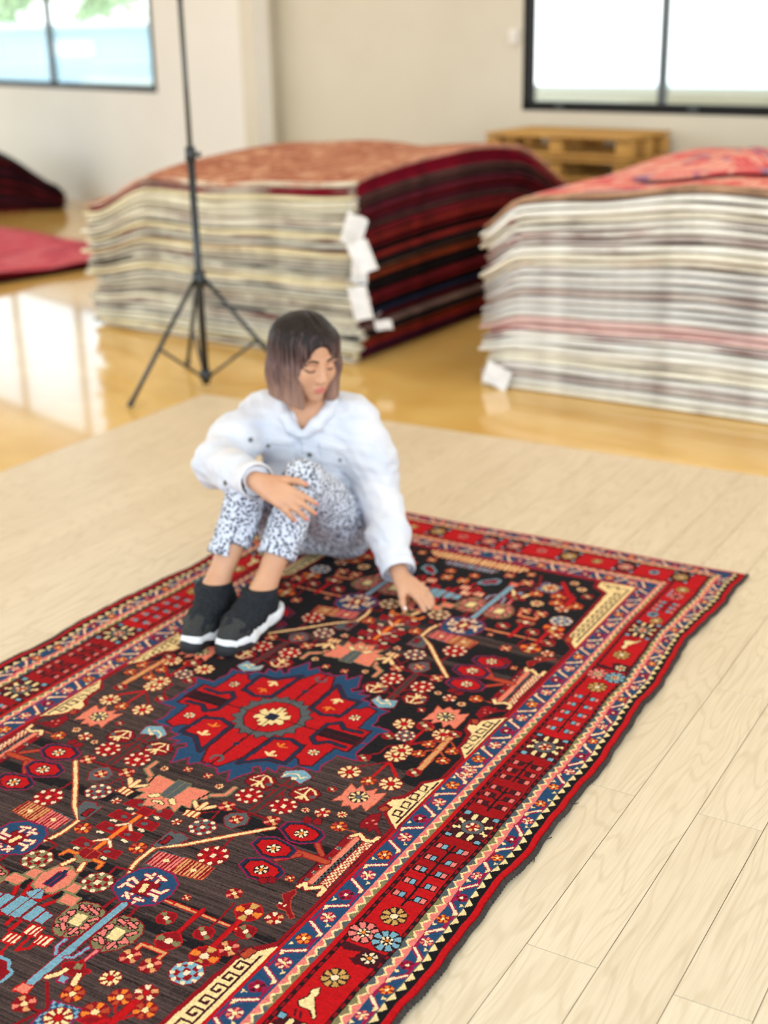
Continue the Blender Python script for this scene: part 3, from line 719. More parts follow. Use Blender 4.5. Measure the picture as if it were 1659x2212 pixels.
    for dx, dy in ((0, 0), (342, 125)):
        sh = [(470, 650), (500, 560), (620, 450), (760, 405), (880, 430), (940, 490), (930, 560), (850, 640), (700, 705), (580, 725), (490, 690)]
        poly(6, [(p + dx, q + dy) for p, q in sh], 'olive', 'crimson', .003)
        for q in ([(545, 560), (600, 535), (580, 575)], [(620, 500), (660, 490), (640, 520)], [(730, 470), (800, 445)], [(730, 440), (780, 480)], [(830, 510), (880, 470)], [(820, 470), (870, 510)], [(800, 575), (870, 555)], [(770, 610), (790, 640), (730, 640)],
                  [(510, 615), (590, 620)], [(560, 600), (570, 650)], [(630, 650), (690, 680)], [(630, 690), (680, 645)]): line(6, [(p + dx, r_ + dy) for p, r_ in q], .0075, 'pink', 'dark', .0028)
        line(6, [(dx + 620, dy + 640), (dx + 560, dy + 710)], .003, 'crimson'); line(6, [(dx + 760, dy + 500), (dx + 830, dy + 430)], .003, 'crimson')
        poly(6, [(dx + 610, dy + 592), (dx + 700, dy + 505), (dx + 790, dy + 538), (dx + 695, dy + 627)], 'cream', 'olive', .002)
    line(6, [(1110, 430), (280, 1120)], .016, 'sky', 'crimson', .004)
    poly(6, [(120, 1190), (200, 1130), (290, 1160), (230, 1225)], 'salmon', 'red', .003)
    line(6, [(590, 740), (510, 800), (500, 870)], .006, 'sky', 'magenta', .003); line(6, [(790, 815), (660, 900), (580, 900)], .006, 'sky', 'magenta', .003); line(6, [(870, 840), (740, 940)], .006, 'pink', 'magenta', .003)
    dotted(6, 870, 230, .034, 'olive', 'ivory', 'crimson')
    # ---- axis: pink blocks, teal boxes
    for q in ([(330, 400), (520, 310)], [(300, 365), (420, 285)], [(330, 460), (510, 395)], [(90, 650), (190, 570)], [(60, 600), (130, 530)]): line(6, q, .008, 'red', 'crimson', .002)
    for x, y, h in ((640, 275, 1), (620, 388, 1.05)): poly(6, [(x - 95 * h, y + 12), (x - 30, y - 55), (x + 95 * h, y - 12), (x + 25, y + 55)], 'salmon', 'olive', .004)
    a, b = on_rug(6, 505, 208)
    rpoly([(.0, b - .045), (.026, b - .034), (.038, b), (.026, b + .034), (.0, b + .045)], 'salmon', 'olive', .005); rpoly([(0, b - .022), (.010, b - .022), (.010, b + .022), (0, b + .022)], 'navy', 'magenta', .003)
    a, b = on_rug(6, 180, 450)
    rpoly([(0, b - .03), (.022, b - .026), (.024, b + .026), (0, b + .03)], 'sky', 'crimson', .003)
    rpoly([(.03, b - .02), (.052, b - .018), (.052, b + .024), (.03, b + .024)], 'sky', 'crimson', .003); rpoly([(.058, b - .014), (.078, b - .012), (.078, b + .018), (.058, b + .018)], 'sky', 'crimson', .003)
    rpoly([(0, b - .062), (.008, b - .06), (.02, b - .04), (.0, b - .03)], 'sky', 'crimson', .002)
    line(6, [(270, 715), (140, 840), (260, 820), (310, 780)], .007, 'red'); line(6, [(90, 780), (10, 850), (10, 900)], .007, 'red')
    for x, y in ((105, 730), (300, 660), (390, 752)): poly(6, [(x - 88, y + 22), (x - 20, y - 50), (x + 88, y - 20), (x + 15, y + 50)], stripes('ivory', 'red', .011), 'red', .004)
    poly(6, [(-60, 960), (0, 905), (70, 940), (60, 1000), (95, 1035), (0, 1110), (-60, 1100)], 'crimson', 'sky', .006)
    # ---- spiders, cherries, small flowers lower down
    poly(6, [(560, 960), (620, 940), (680, 950), (740, 930), (760, 1000), (810, 1030), (720, 1060), (640, 1060), (570, 1030)], 'crimson', 'red', .003)
    poly(6, [(650, 1000), (690, 950), (745, 965), (720, 1010)], 'olive'); line(6, [(590, 1010), (520, 1050), (420, 1075)], .010, 'cream', 'crimson'); line(6, [(705, 1060), (660, 1130), (655, 1170)], .011, 'cream', 'crimson')
    poly(6, [(510, 1110), (560, 1060), (615, 1080), (570, 1130)], 'sky', 'magenta', .003)
    flower(6, 990, 1085, .0215, 'cream8')
    line(6, [(1215, 830), (1270, 780), (1480, 860), (1400, 920)], .006, 'tan', 'red', .003)
    flower(6, 1165, 890, .022, 'small'); flower(6, 1345, 970, .022, 'small')
    line(2, [(600, 130), (310, 400)], .009, 'red', 'crimson', .002); line(2, [(240, 60), (0, 275)], .009, 'red', 'crimson', .002)
    line(2, [(520, 0), (400, 130), (300, 220)], .005, 'crimson'); line(2, [(590, 290), (500, 370)], .005, 'crimson')
    flower(2, 650, 75, .030, 'gold4', rot=.8); flower(2, 250, 265, .021, 'red4'); flower(2, 625, 250, .021, 'red4'); flower(2, 465, 400, .023, 'small'); flower(2, 255, 470, .031, 'gold4', rot=.8)
    dotted(2, 95, 620, .033, 'sky', 'ivory', 'crimson'); flower(2, 880, 130, .020, 'smallc'); flower(6, 1510, 750, .028, 'red4', rot=.8)
    flower(2, 520, -90, .018, 'small'); flower(6, 1490, 545, .021, 'red4')
    line(6, [(1000, 1480), (1250, 1270)], .015, 'red', 'crimson', .002); line(6, [(1030, 1390), (1030, 1330)], .006, 'red'); line(6, [(1100, 1450), (1230, 1400)], .006, 'red')
    for x, y, kd in ((1310, 1215, 'smallc'), (1075, 1255, 'orange6'), (1300, 1370, 'orange6'), (650, 1225, 'orange6'), (215, 1312, 'small')): flower(6, x, y, .023, kd)
    line(6, [(260, 1345), (400, 1400)], .006, 'crimson')
    poly(6, [(280, 1495), (480, 1290), (745, 1370), (560, 1570)], checks('blue', 'sky', .009), 'magenta', .003)
    flower(6, 520, 1440, .027, 'cream8'); flower(6, 850, 1390, .027, 'orange6'); poly(6, [(700, 1460), (830, 1420), (950, 1450), (900, 1530)], 'crimson', 'red', .003)
    # ---- the leafy tree on the axis
    rline([(0, .478), (0, .655)], .0075, 'orange', 'red', .003)
    for x, y in ((1460, 640), (1322, 750), (1172, 848), (990, 1003)):
        poly(4, [(x - 108, y), (x - 45, y - 52), (x + 105, y - 8), (x + 42, y + 58)], 'crimson', 'red', .002)
        line(4, [(x - 40, y - 12), (x - 22, y - 10)], .010, 'grey'); line(4, [(x - 70, y + 40), (x - 45, y + 55)], .008, 'ivory')
    for q in ([(1310, 640), (1310, 690)], [(1165, 745), (1170, 800)], [(975, 880), (990, 950)]): line(4, q, .006, 'ivory', 'rust', .002)
    rpoly([(-.012, .462), (.016, .462), (.016, .486), (-.012, .486)], 'crimson', 'red', .002, sym='q')
    a, b = on_rug(4, 745, 1040)
    rpoly([(0, b - .03), (.022, b - .025), (.026, b), (.012, b + .012), (0, b + .01)], 'crimson', 'rust', .003)
    rpoly([(0, b + .004), (.022, b - .004), (.02, b + .016), (0, b + .022)], 'olive'); rline([(.014, b + .016), (.022, b + .04)], .009, 'cream', 'rust'); rline([(.024, b - .004), (.046, b - .004), (.05, b + .014)], .007, 'orange', 'rust')
    rpoly([(-.006, b + .05), (.006, b + .05), (.006, b + .066), (-.006, b + .066)], 'navy')
    flower(4, 1235, 960, .0205, 'orange6')
    # ---- salmon palmette on the axis
    B = .397
    rpoly([(0, B - .045), (.03, B - .05), (.07, B - .055), (.085, B - .03), (.06, B - .01), (.075, B + .018), (.05, B + .015), (.055, B + .045), (.03, B + .03), (.022, B + .058), (.0, B + .05)], 'salmon', 'olive', .003)
    rpoly([(0, B - .06), (.018, B - .06), (.016, B + .005), (0, B + .012)], 'grey', 'olive', .002); rline([(.02, B + .012), (.03, B + .02)], .013, 'cream', 'dark', .002); rline([(0, B + .03), (.012, B + .034)], .008, 'cream', 'dark', .002)
    rline([(.085, B - .045), (.112, B - .062), (.112, B - .095)], .008, 'salmon', 'olive', .004); rline([(.076, B - .05), (.07, B - .02)], .005, 'black')
    # ---- medallion
    M = MED_B
    rpoly([(0, M + .258), (.014, M + .252), (.03, M + .258), (.043, M + .274), (.058, M + .246), (.081, M + .288), (.089, M + .264), (.106, M + .229), (.094, M + .213), (.106, M + .20), (.129, M + .222), (.125, M + .197), (.154, M + .205), (.145, M + .178), (.176, M + .174), (.18, M + .158), (.206, M + .160),
           (.238, M + .158), (.228, M + .128), (.237, M + .100), (.237, M + .076), (.256, M + .078), (.290, M + .075), (.270, M + .05), (.272, M), (0, M)], 'blue', 'magenta', .004, sym='m')
    rpoly([(0, M + .245), (.022, M + .247), (.046, M + .192), (.052, M + .08), (.15, M + .07), (.156, M + .128), (.17, M + .132), (.184, M + .152), (.209, M + .144), (.212, M + .05), (.25, M + .052), (.252, M), (0, M)], 'red', 'maroon', .005, sym='m')
    rline([(.055, M + .214), (.062, M + .082), (.102, M + .068), (.145, M + .084), (.150, M + .165), (.105, M + .166), (.056, M + .214)], .009, 'navy', 'maroon', .0035, sym='m')
    rpoly([(.062, M + .198), (.068, M + .088), (.102, M + .075), (.139, M + .090), (.143, M + .158), (.102, M + .158)], 'red', sym='m')
    rline([(.084, M + .142), (.096, M + .152), (.112, M + .146)], .007, 'cream', sym='m'); rline([(.096, M + .15), (.098, M + .133)], .009, 'cream', sym='m'); rline([(.086, M + .098), (.098, M + .108), (.114, M + .104)], .005, 'orange', sym='m'); rline([(.098, M + .106), (.1, M + .092)], .007, 'orange', sym='m')
    rline([(.139, M), (.139, M + .034), (.163, M + .056), (.187, M + .034), (.232, M + .038)], .0085, 'navy', 'maroon', .0035, sym='m')
    rpoly([(.148, M + .018), (.25, M + .018), (.25, M), (.148, M)], stripes('maroon', 'black', .009, 'b'), 'dark', .003, sym='m')
    rline([(.251, M + .05), (.251, M)], .006, 'maroon', sym='m')
    rosette(.182, M + .092, .015, 'white8', sym='m')
    rpoly([(0, M + .098), (.01, M + .09), (.024, M + .102), (.034, M + .082), (.05, M + .09), (.056, M + .068), (.074, M + .066), (.072, M + .048), (.092, M + .04), (.082, M + .018), (.096, M), (0, M)], 'grey', 'maroon', .003, sym='m')
    rpoly([(0, M + .074), (.036, M + .064), (.06, M + .034), (.07, M), (0, M)], 'red', 'dark', .003, sym='m')
    rpoly([(0, M + .048), (.010, M + .048), (.010, M + .03), (.022, M + .036), (.022, M + .018), (.038, M + .026), (.044, M + .012), (.032, M), (0, M)], 'cream', 'dark', .002, sym='m')
    rpoly([(0, M + .014), (.014, M + .012), (.014, M), (0, M)], 'navy', 'dark', .002, sym='m')
    rline([(0, M + .112), (0, M + .20)], .0035, 'maroon', sym='m'); rpoly([(0, M + .134), (.010, M + .146), (0, M + .158)], 'navy', sym='m')
    rline([(.0, M + .206), (.014, M + .216), (.012, M + .228)], .007, 'grey', sym='m')
    # ---- far and near ends of the field: fringed cream panel on the axis and scattered flowers
    rpoly([(0, 1.10), (.14, 1.10), (.17, 1.13), (.16, 1.145), (0, 1.145)], stripes('cream', 'rust', .016), 'crimson', .004)
    rpoly([(0, 1.06), (.08, 1.06), (.09, 1.085), (0, 1.09)], stripes('sky', 'crimson', .014), 'grey', .003)
    rline([(.30, 1.09), (.36, 1.0)], .010, 'red', 'crimson'); rline([(.22, 1.11), (.25, 1.03), (.2, .98)], .007, 'crimson')
    rng = np.random.default_rng(11)
    kinds = ['small', 'orange6', 'smallc', 'red4', 'gold4', 'cream8']
    for _ in range(2600):
        a_, b_ = rng.uniform(.02, .47), rng.uniform(.0, 1.12)
        r_ = rng.uniform(.015, .026) if b_ > .8 else rng.uniform(.009, .016)
        if b_ < .8 and rng.random() > .06: continue
        w = window_of(a_ - r_ * 1.25, a_ + r_ * 1.25, b_ - r_ * 1.25, b_ + r_ * 1.25)
        if (RUG[w] != 0).any() or (k[w] != 0).any(): continue
        rosette(a_, b_, r_, kinds[rng.integers(len(kinds))])
    return k

def rug_colours(k):
    rng = np.random.default_rng(5)
    rgb = np.array([PAL_RGB[n] for n in PAL], float) / 255
    lin = np.where(rgb <= .04045, rgb / 12.92, ((rgb + .055) / 1.055) ** 2.4)
    col = lin[RUG]
    # abrash: the field was woven with black wool at one end and faded brown at the other, with black rows between
    f = (k == 0) & (RUG == PAL['field'])
    a = CA[None, :]; b = CB[:, None]
    streak = np.repeat(rng.normal(0, 1, (NR, 1)), NC, 1) + .6 * np.repeat(np.repeat(rng.normal(0, 1, (NR, NC // 24 + 1)), 24, 1)[:, :NC], 1, 0)
    bb = b + .02 * np.sin(a * 5) + .004 * streak
    brown = ((bb > .085) & (a > .1)) | ((bb > -.10) & (a < -.2)) | ((bb > .02) & (a <= .1) & (a >= -.2))
    brown &= ~((bb > .085) & (bb < .12) & (a > .42))
    for lo, hi, a0, a1 in ((.395, .445, -.1, .36), (.41, .44, .3, .5), (.44, .475, -.5, -.1), (.665, .690, -.5, .1), (.70, .722, 0, .5), (.76, .80, -.3, .1), (.775, .80, .1, .5), (.33, .36, -.5, -.3)):
        brown &= ~((bb > lo) & (bb < hi) & (a > a0) & (a < a1))
    brown |= (bb > -.62) & (bb < -.575) & (a > -.1) | (bb > -.45) & (bb < -.425)
    br = lin[PAL['brown']][None, None, :] * (1 + .25 * streak + .12 * rng.normal(0, 1, (NR, NC)))[..., None]
    col = np.where((f & brown)[..., None], np.clip(br, .006, 1), col)
    mb = (RUG == PAL['red']) & (k == 8)
    wine = np.clip((.30 - np.abs(b - .08 + .01 * streak)) / .03, 0, 1) * np.ones((1, NC))
    col = np.where(mb[..., None], col * (1 - .36 * wine[..., None]), col)
    jit = 1 + .10 * rng.normal(0, 1, (NR, NC)) + .035 * streak
    return np.clip(col * np.clip(jit, .6, 1.45)[..., None], 0, 1)
# ---------------------------------------------------------------- the rug as a field of knots
def build_rug():
    k = paint_rug(); col = rug_colours(k)
    root = bpy.data.objects.new('patterned_rug', None); COL.objects.link(root)
    x0, y0 = plank_xy(RUG_T, RUG_S); root.location = (x0, y0, 0); root.rotation_euler = (0, 0, -YAW)
    tag(root, 'large red and black tribal rug with floral medallion under the seated woman', 'rug')
    m = bpy.data.materials.new('rug_wool'); m.use_nodes = True; nt = m.node_tree; L = nt.links.new; p = nt.nodes['Principled BSDF']
    p.inputs['Roughness'].default_value = .85; p.inputs['Specular IOR Level'].default_value = .08; p.inputs['Sheen Weight'].default_value = .03; p.inputs['Sheen Roughness'].default_value = .45
    at = nt.nodes.new('ShaderNodeAttribute'); at.attribute_name = 'knot_colour'
    tc = nt.nodes.new('ShaderNodeTexCoord'); n = nt.nodes.new('ShaderNodeTexNoise'); n.inputs['Scale'].default_value = 900; n.inputs['Detail'].default_value = 2; L(tc.outputs['Object'], n.inputs['Vector'])
    mr = nt.nodes.new('ShaderNodeMapRange'); mr.inputs['From Min'].default_value = .3; mr.inputs['From Max'].default_value = .7; mr.inputs['To Min'].default_value = .78; mr.inputs['To Max'].default_value = 1.2; L(n.outputs['Fac'], mr.inputs['Value'])
    mx = nt.nodes.new('ShaderNodeVectorMath'); mx.operation = 'MULTIPLY'; L(at.outputs['Color'], mx.inputs[0]); L(mr.outputs[0], mx.inputs[1]); L(mx.outputs[0], p.inputs['Base Color'])
    bp = nt.nodes.new('ShaderNodeBump'); bp.inputs['Strength'].default_value = .5; bp.inputs['Distance'].default_value = .002; L(n.outputs['Fac'], bp.inputs['Height']); L(bp.outputs[0], p.inputs['Normal'])
    ea = np.linspace(-HALF_W, HALF_W, NC + 1); eb = np.linspace(-HALF_L, HALF_L, NR + 1)
    A, B = np.meshgrid(ea, eb); S = RUG_S - B
    rng = np.random.default_rng(8)
    # outer borders follow the rug's measured, slightly drawn-in edges
    er = np.interp(S, [.9, 1.57, 1.95, 2.42, 2.9, 3.23, 3.5, 3.76], [.806, .802, .795, .796, .778, .756, .770, .768])
    el = np.interp(S, [.9, 2.2, 2.6, 2.81, 3.06, 3.4, 3.76], [.806, .808, .804, .792, .776, .765, .760])
    ed = np.where(A > 0, er, el)
    wob = .0030 * np.sin(S * 15 + 1) + .0018 * np.sin(S * 31) + .001 * np.sin(S * 77 + 2)
    aa = np.abs(A); beyond = np.clip(aa - .5, 0, None)
    Xl = np.sign(A) * (np.minimum(aa, .5) + beyond * (ed - .510) / (HALF_W - .5) + wob * np.clip((aa - .55) / .25, 0, 1))
    Yl = -B + .004 * np.sin(A * 9) * np.clip((np.abs(B) - 1.1) / .3, 0, 1)
    Z = .0105 + .0012 * np.sin(A * 7 + 1) * np.sin(S * 5) + rng.normal(0, .0005, A.shape)
    Z += .007 * np.clip((aa - .70) / .1, 0, 1) * (.5 + .5 * np.sin(S * 17 + 2 * np.sin(S * 6))) * (S < 3.4)
    edge = np.minimum(HALF_W - aa, HALF_L - np.abs(B)); Z -= .004 * np.clip(1 - edge / .006, 0, 1)
    V = np.stack([Xl, Yl, Z], -1).reshape(-1, 3)
    idx = np.arange((NR + 1) * (NC + 1)).reshape(NR + 1, NC + 1)
    # faces wound so the normal points up (rows run towards the camera, i.e. local -y)
    Fq = np.stack([idx[1:, :-1], idx[1:, 1:], idx[:-1, 1:], idx[:-1, :-1]], -1).reshape(-1, 4)
    kk = k.reshape(-1); ck = col.reshape(-1, 3)
    AA, BB = np.meshgrid(CA, CB)
    med = ((np.abs(AA) < .30) & (np.abs(BB - MED_B) < .30) & np.isin(RUG, [PAL[c] for c in ('blue', 'red', 'navy', 'magenta', 'grey', 'cream', 'maroon', 'black', 'orange', 'dark', 'ivory')]) & (np.hypot(AA / .29, (BB - MED_B) / .29) < .98)).reshape(-1)
    parts = {'medallion': (kk == 0) & med, 'field': (kk == 0) & ~med, 'inner_border': (kk >= 1) & (kk <= 5), 'main_border': (kk >= 6) & (kk <= 9), 'outer_border': (kk >= 10)}
    labs = {'medallion': 'red medallion edged in blue', 'field': 'black and brown flower field', 'inner_border': 'blue floral inner border', 'main_border': 'bright red main border', 'outer_border': 'blue, black and cream outer border'}
    for nme, msk in parts.items():
        f = Fq[msk]; used, inv = np.unique(f, return_inverse=True)
        me = mesh_of(nme, V[used], inv.reshape(-1, 4))
        at_ = me.attributes.new('knot_colour', 'FLOAT_COLOR', 'CORNER')
        c4 = np.ones((len(f), 4, 4), np.float32); c4[:, :, :3] = ck[msk][:, None, :]
        at_.data.foreach_set('color', c4.ravel())
        o_ = link(nme, me, m, root); o_['label'] = labs[nme]
    # the woven underside and the overcast cords along the two long edges
    M_BACK = material('rug_back', srgb(90, 50, 45), .9)
    ring = np.concatenate([idx[0, :-1], idx[:-1, -1], idx[-1, :0:-1], idx[:0:-1, 0]])
    T_ = V[ring]; Bm = T_.copy(); Bm[:, 2] = .0015; n_ = len(ring)
    q = np.stack([np.arange(n_), np.arange(n_) + n_, (np.arange(n_) + 1) % n_ + n_, (np.arange(n_) + 1) % n_], -1)
    link('rug_edge', mesh_of('rug_edge', np.concatenate([T_, Bm]), q), M_BACK, root)
    M_CORD = material('dark_wool_cord', srgb(62, 52, 46), .9, srgb(38, 32, 30), 120, bump=.6, bump_scale=400)
    for sgn, nm in ((1, 'right'), (-1, 'left')):
        col_i = -1 if sgn > 0 else 0
        xs = Xl[:, col_i] + sgn * .004; ys = Yl[:, col_i]; zs = Z[:, col_i]
        mb = MB(); pts = []; rad = []
        for i in range(0, NR + 1, 2):
            pts.append((xs[i], ys[i], max(zs[i] - .002, .006))); rad.append(.0055 + .0016 * math.sin(i * 1.55))
        mb.tube(pts, rad, 8).build('selvedge_cord', M_CORD, root, True)
    # fringe of warp ends at the far end
    M_FR = material('pale_fringe', srgb(226, 214, 190), .9)
    rf = random.Random(2); mb = MB()
    for i in range(330):
        a = -HALF_W * .955 + 2 * HALF_W * .955 * i / 329; l = rf.uniform(.008, .022) if rf.random() > .12 else rf.uniform(.02, .035); dx = rf.uniform(-.008, .008)
        for yy, s in ((HALF_L - .002, 1),):
            mb.tube([(a, yy, .006), (a + dx * .5, yy + l * .5, .005), (a + dx, yy + l, .002)], [.0014, .0013, .0008], 4)
    fo = mb.build('fringe', M_FR, root); fo['kind'] = 'stuff'
    for (px, py, dx, dy) in ((1181, 1817, .02, .012), (1170, 1830, .012, -.022), (1158, 1853, .015, -.02), (1241, 1741, .018, .01)):
        g = ground_point(px, py); lx = g[0] * math.cos(YAW) - g[1] * math.sin(YAW) - RUG_T; ly = g[0] * math.sin(YAW) + g[1] * math.cos(YAW) - RUG_S
        MB().tube([(lx - .02, ly - .004, .008), (lx - .008, ly, .003), (lx, ly + dy * .4, .003), (lx + dx * .3, ly + dy, .004)], .0009, 5).build('loose_thread', M_CORD, root)
    return root
build_rug()
# ---------------------------------------------------------------- the seated woman
def unit(v): v = np.array(v, float); return v / np.linalg.norm(v)
def V3(v): return np.array(v, float)

def hand_into(b, wrist, d, back, side, curls, spread=.0, scale=1.0, thumb=(.3, .7), k=.006):
    """palm, four unequal fingers with three bent joints and a thumb from the side of the palm"""
    X = unit(d); Z = unit(V3(back) - X * (V3(back) @ X)); Y = np.cross(Z, X) * side     # Y towards the thumb
    P = lambda x, y, z=0: V3(wrist) + scale * (X * x + Y * y + Z * z)
    kn = [(.082, .027), (.087, .009), (.084, -.009), (.075, -.026)]; ln = [(.036, .023, .019), (.040, .026, .020), (.037, .024, .019), (.028, .019, .017)]
    for (x, y) in kn: b.cone(P(0, y * .55), P(x, y), .0165 * scale, .0115 * scale, .012)
    b.cone(P(.03, .012, -.004), P(.03, -.016, -.004), .017 * scale, .016 * scale, .012)
    tips = []
    for i, ((x, y), L) in enumerate(zip(kn, ln)):
        p = P(x, y); ang = 0; fan = spread * (1.5 - i)
        dd = unit(X + Y * fan)
        for j in range(3):
            ang += curls[i][j]; q = p + scale * L[j] * (dd * math.cos(ang) - Z * math.sin(ang))
            b.cone(p, q, (.0092 - .0008 * j) * scale, (.0086 - .0010 * j) * scale, k); p = q
        tips.append((p, unit(dd * math.cos(ang) - Z * math.sin(ang))))
    t0, t1 = thumb
    a = P(.012, .022, -.004); c = P(.045, .047, -.010); e = c + scale * .032 * unit(X * math.cos(t0) + Y * math.sin(t0) - Z * .25); g = e + scale * .026 * unit(X * math.cos(t0 - .3) + Y * math.sin(t0 - .3) - Z * t1)
    b.cone(a, c, .016 * scale, .0125 * scale, .012); b.cone(c, e, .0115 * scale, .0098 * scale, k); b.cone(e, g, .0098 * scale, .0078 * scale, k)
    tips.append((g, unit(g - e)))
    return tips, Z

def build_person():
    # joints (metres, from the photograph's rays and the floor)
    LK = V3(at_z(654, 1036, .385)); RK = V3(at_z(534, 1056, .365))
    LA = V3((-.348, 3.378, .105)); RA = V3((-.482, 3.425, .105))
    LH = V3((-.140, 3.92, .115)); RH = V3((-.305, 3.945, .115)); PEL = V3((-.222, 3.95, .125))
    WAI = V3((-.222, 3.955, .25)); CHE = V3((-.220, 3.925, .395)); NCK = V3(at_y(668, 886, 3.885))
    LS = V3(at_y(765, 905, 3.90)); RS = V3(at_y(570, 900, 3.95))
    LE = V3(at_y(815, 1070, 3.82)); RE = V3(at_y(470, 1000, 3.74))
    LW = V3(at_z(862, 1238, .085)); RW = V3(at_y(556, 1040, 3.46))
    HC = V3(at_y(664, 768, 3.835))                     # head centre, between the ears
    fw = unit((.50, -.80, -.30)); up = unit(V3((.06, -.10, 1)) - fw * (V3((.06, -.10, 1)) @ fw)); lx = np.cross(fw, up)      # face direction; lx points to image right
    HR = np.stack([lx, fw, up], 1)
    HP = lambda x, y, z: HC + lx * x + fw * y + up * z
    M_SKIN = material('warm_skin', srgb(212, 160, 126), .5, srgb(202, 147, 112), 14, bump=.05, bump_scale=200)
    sp = M_SKIN.node_tree.nodes['Principled BSDF']; sp.inputs['Subsurface Weight'].default_value = .12; sp.inputs['Subsurface Radius'].default_value = (.01, .004, .002); sp.inputs['Subsurface Scale'].default_value = .5
    # --- body, one continuous surface
    b = Blob((-.66, 3.20, -.01), (.20, 4.14, .86), .0034)
    b.ell(HP(0, -.008, .026), (.074, .092, .092), HR, .01)
    b.ell(HP(0, .022, -.030), (.060, .070, .070), HR, .03)
    b.ell(HP(0, .044, -.070), (.042, .042, .040), HR, .03)
    b.ell(HP(0, .070, -.099), (.021, .018, .017), HR, .02)
    for s in (-1, 1):
        b.ell(HP(s * .038, .056, -.030), (.026, .024, .026), HR, .02)              # cheek
        b.ell(HP(s * .032, .092, .008), (.016, .012, .011), HR, .014, 'sub')        # eye socket
        b.ell(HP(s * .032, .0765, .004), (.0145, .0115, .0105), HR, .004)           # closed-down eyelid
        b.ell(HP(s * .034, .081, .026), (.020, .008, .006), HR, .012)               # brow
        b.ell(HP(s * .009, .098, -.034), (.008, .009, .007), HR, .008)              # nostril wing
        b.ell(HP(s * .076, -.006, -.004), (.007, .018, .028), HR, .006)             # ear
    b.cone(HP(0, .082, .020), HP(0, .104, -.028), .007, .0105, .012)
    b.ell(HP(0, .0895, -.0600), (.020, .0085, .0055), HR, .006); b.ell(HP(0, .0880, -.0715), (.017, .0090, .0065), HR, .006)
    b.cone(HP(0, -.022, -.05), NCK, .050, .052, .03); b.cone(NCK, CHE + (0, .01, .03), .055, .075, .04)
    b.cone(LS, RS, .050, .050, .04); b.ell(CHE, (.135, .085, .13), None, .05); b.ell(WAI, (.115, .085, .11), None, .05); b.ell(PEL, (.150, .115, .105), None, .05)
    b.chain([(LS, .048), (LE, .038), (LW, .026)], .02); b.chain([(RS, .048), (RE, .038), (RW, .026)], .02)
    b.chain([(LH, .074), (LK, .046)], .04); b.chain([(RH, .074), (RK, .046)], .04)
    for K, A in ((LK, LA), (RK, RA)):
        mid = K * .65 + A * .35 + V3((.008, .008, 0)); b.chain([(K, .044), (mid, .043), (A * .9 + K * .1, .031), (A, .033)], .02)
    for A, toe in ((LA, V3((-.425, 3.235, .045))), (RA, V3((-.520, 3.27, .045)))):
        b.cone(A, toe, .034, .024, .02); b.cone(A, A + V3((.01, .03, -.06)), .032, .030, .02)
    tL, zL = hand_into(b, LW + V3((.008, -.012, -.012)), (.62, -.52, -.34), (.35, -.25, .9), -1, [(.25, .35, .25), (.30, .38, .28), (.36, .40, .3), (.42, .42, .3)], .10, .95, (.75, .35))
    tR, zR = hand_into(b, RW + V3((.014, -.006, -.006)), (.74, -.42, -.32), (.10, -.80, .60), 1, [(.18, .28, .2), (.20, .30, .22), (.26, .32, .22), (.34, .35, .25)], .09, 1.0, (.55, .3))
    me = b.mesh('person', 2)
    person = link('person', me, M_SKIN)
    tag(person, 'person in a white denim jacket and leopard trousers sitting on the rug', 'person')
    # --- hands: nails
    M_NAIL = material('white_nail', srgb(246, 240, 240), .25); M_NAILR = material('rose_nail', srgb(226, 130, 124), .3)
    for tips, z, mt in ((tL, zL, M_NAILR), (tR, zR, M_NAILR)):
        for i, (p, d) in enumerate(tips):
            bb = Blob(p - .014, p + .014, .0012); Zn = unit(z - d * (z @ d)); bb.ell(p - d * .002 + Zn * .0062, (.0062, .0046, .0018), np.stack([d, np.cross(Zn, d), Zn], 1), .001)
            link('fingernail', bb.mesh('fingernail'), M_NAIL if (tips is tL and i == 4) else mt, person)
    # --- face paint: brows, lashes, lips
    pb = bvh_of(person)
    M_BROW = material('dark_brow', srgb(62, 42, 34), .8); M_LIP = material('rose_lips', srgb(214, 104, 100), .4)
    def on_face(x, z):
        p, n, _, _ = pb.ray_cast(Vector(HP(x, .16, z)), Vector(-fw)); return p, n
    for s in (-1, 1):
        pts = [on_face(s * x, z)[0] for x, z in ((.014, .0265), (.024, .030), (.036, .0315), (.046, .029), (.053, .025))]
        if all(p is not None for p in pts): MB().tube(pts, [.0028, .0038, .0036, .0028, .0014], 6).build('eyebrow', M_BROW, person, True)
        pts = [on_face(s * x, z)[0] for x, z in ((.019, -.001), (.026, -.0045), (.034, -.006), (.042, -.004), (.049, .001))]
        if all(p is not None for p in pts): MB().tube(pts, [.0012, .0024, .0028, .0025, .0020], 6).build('eyelashes', M_BROW, person, True)
    for zz, sc_ in ((-.0600, 1), (-.0715, .85)):
        pts = [on_face(x, zz + abs(x) * (-.14 if zz > -.065 else .16)) [0] for x in (-.021, -.012, -.005, 0, .005, .012, .021)]
        if all(p is not None for p in pts): MB().tube([p + Vector(fw) * -.0016 for p in pts], [.0006 * sc_, .0038 * sc_, .0045 * sc_, .0042 * sc_, .0045 * sc_, .0038 * sc_, .0006 * sc_], 8).build('lip', M_LIP, person, True)
    # --- hair: straight centre-parted bob, dark at the roots
    h = Blob((-.42, 3.66, .50), (-.02, 4.02, .88), .003)
    h.ell(HP(0, -.014, .034), (.088, .104, .096), HR, .01)
    w = lambda x, y, Y: V3(at_y(x, y, Y))
    h.chain([(w(628, 730, 3.85), .066), (w(622, 800, 3.845), .060), (w(622, 895, 3.835), .050)], .03)
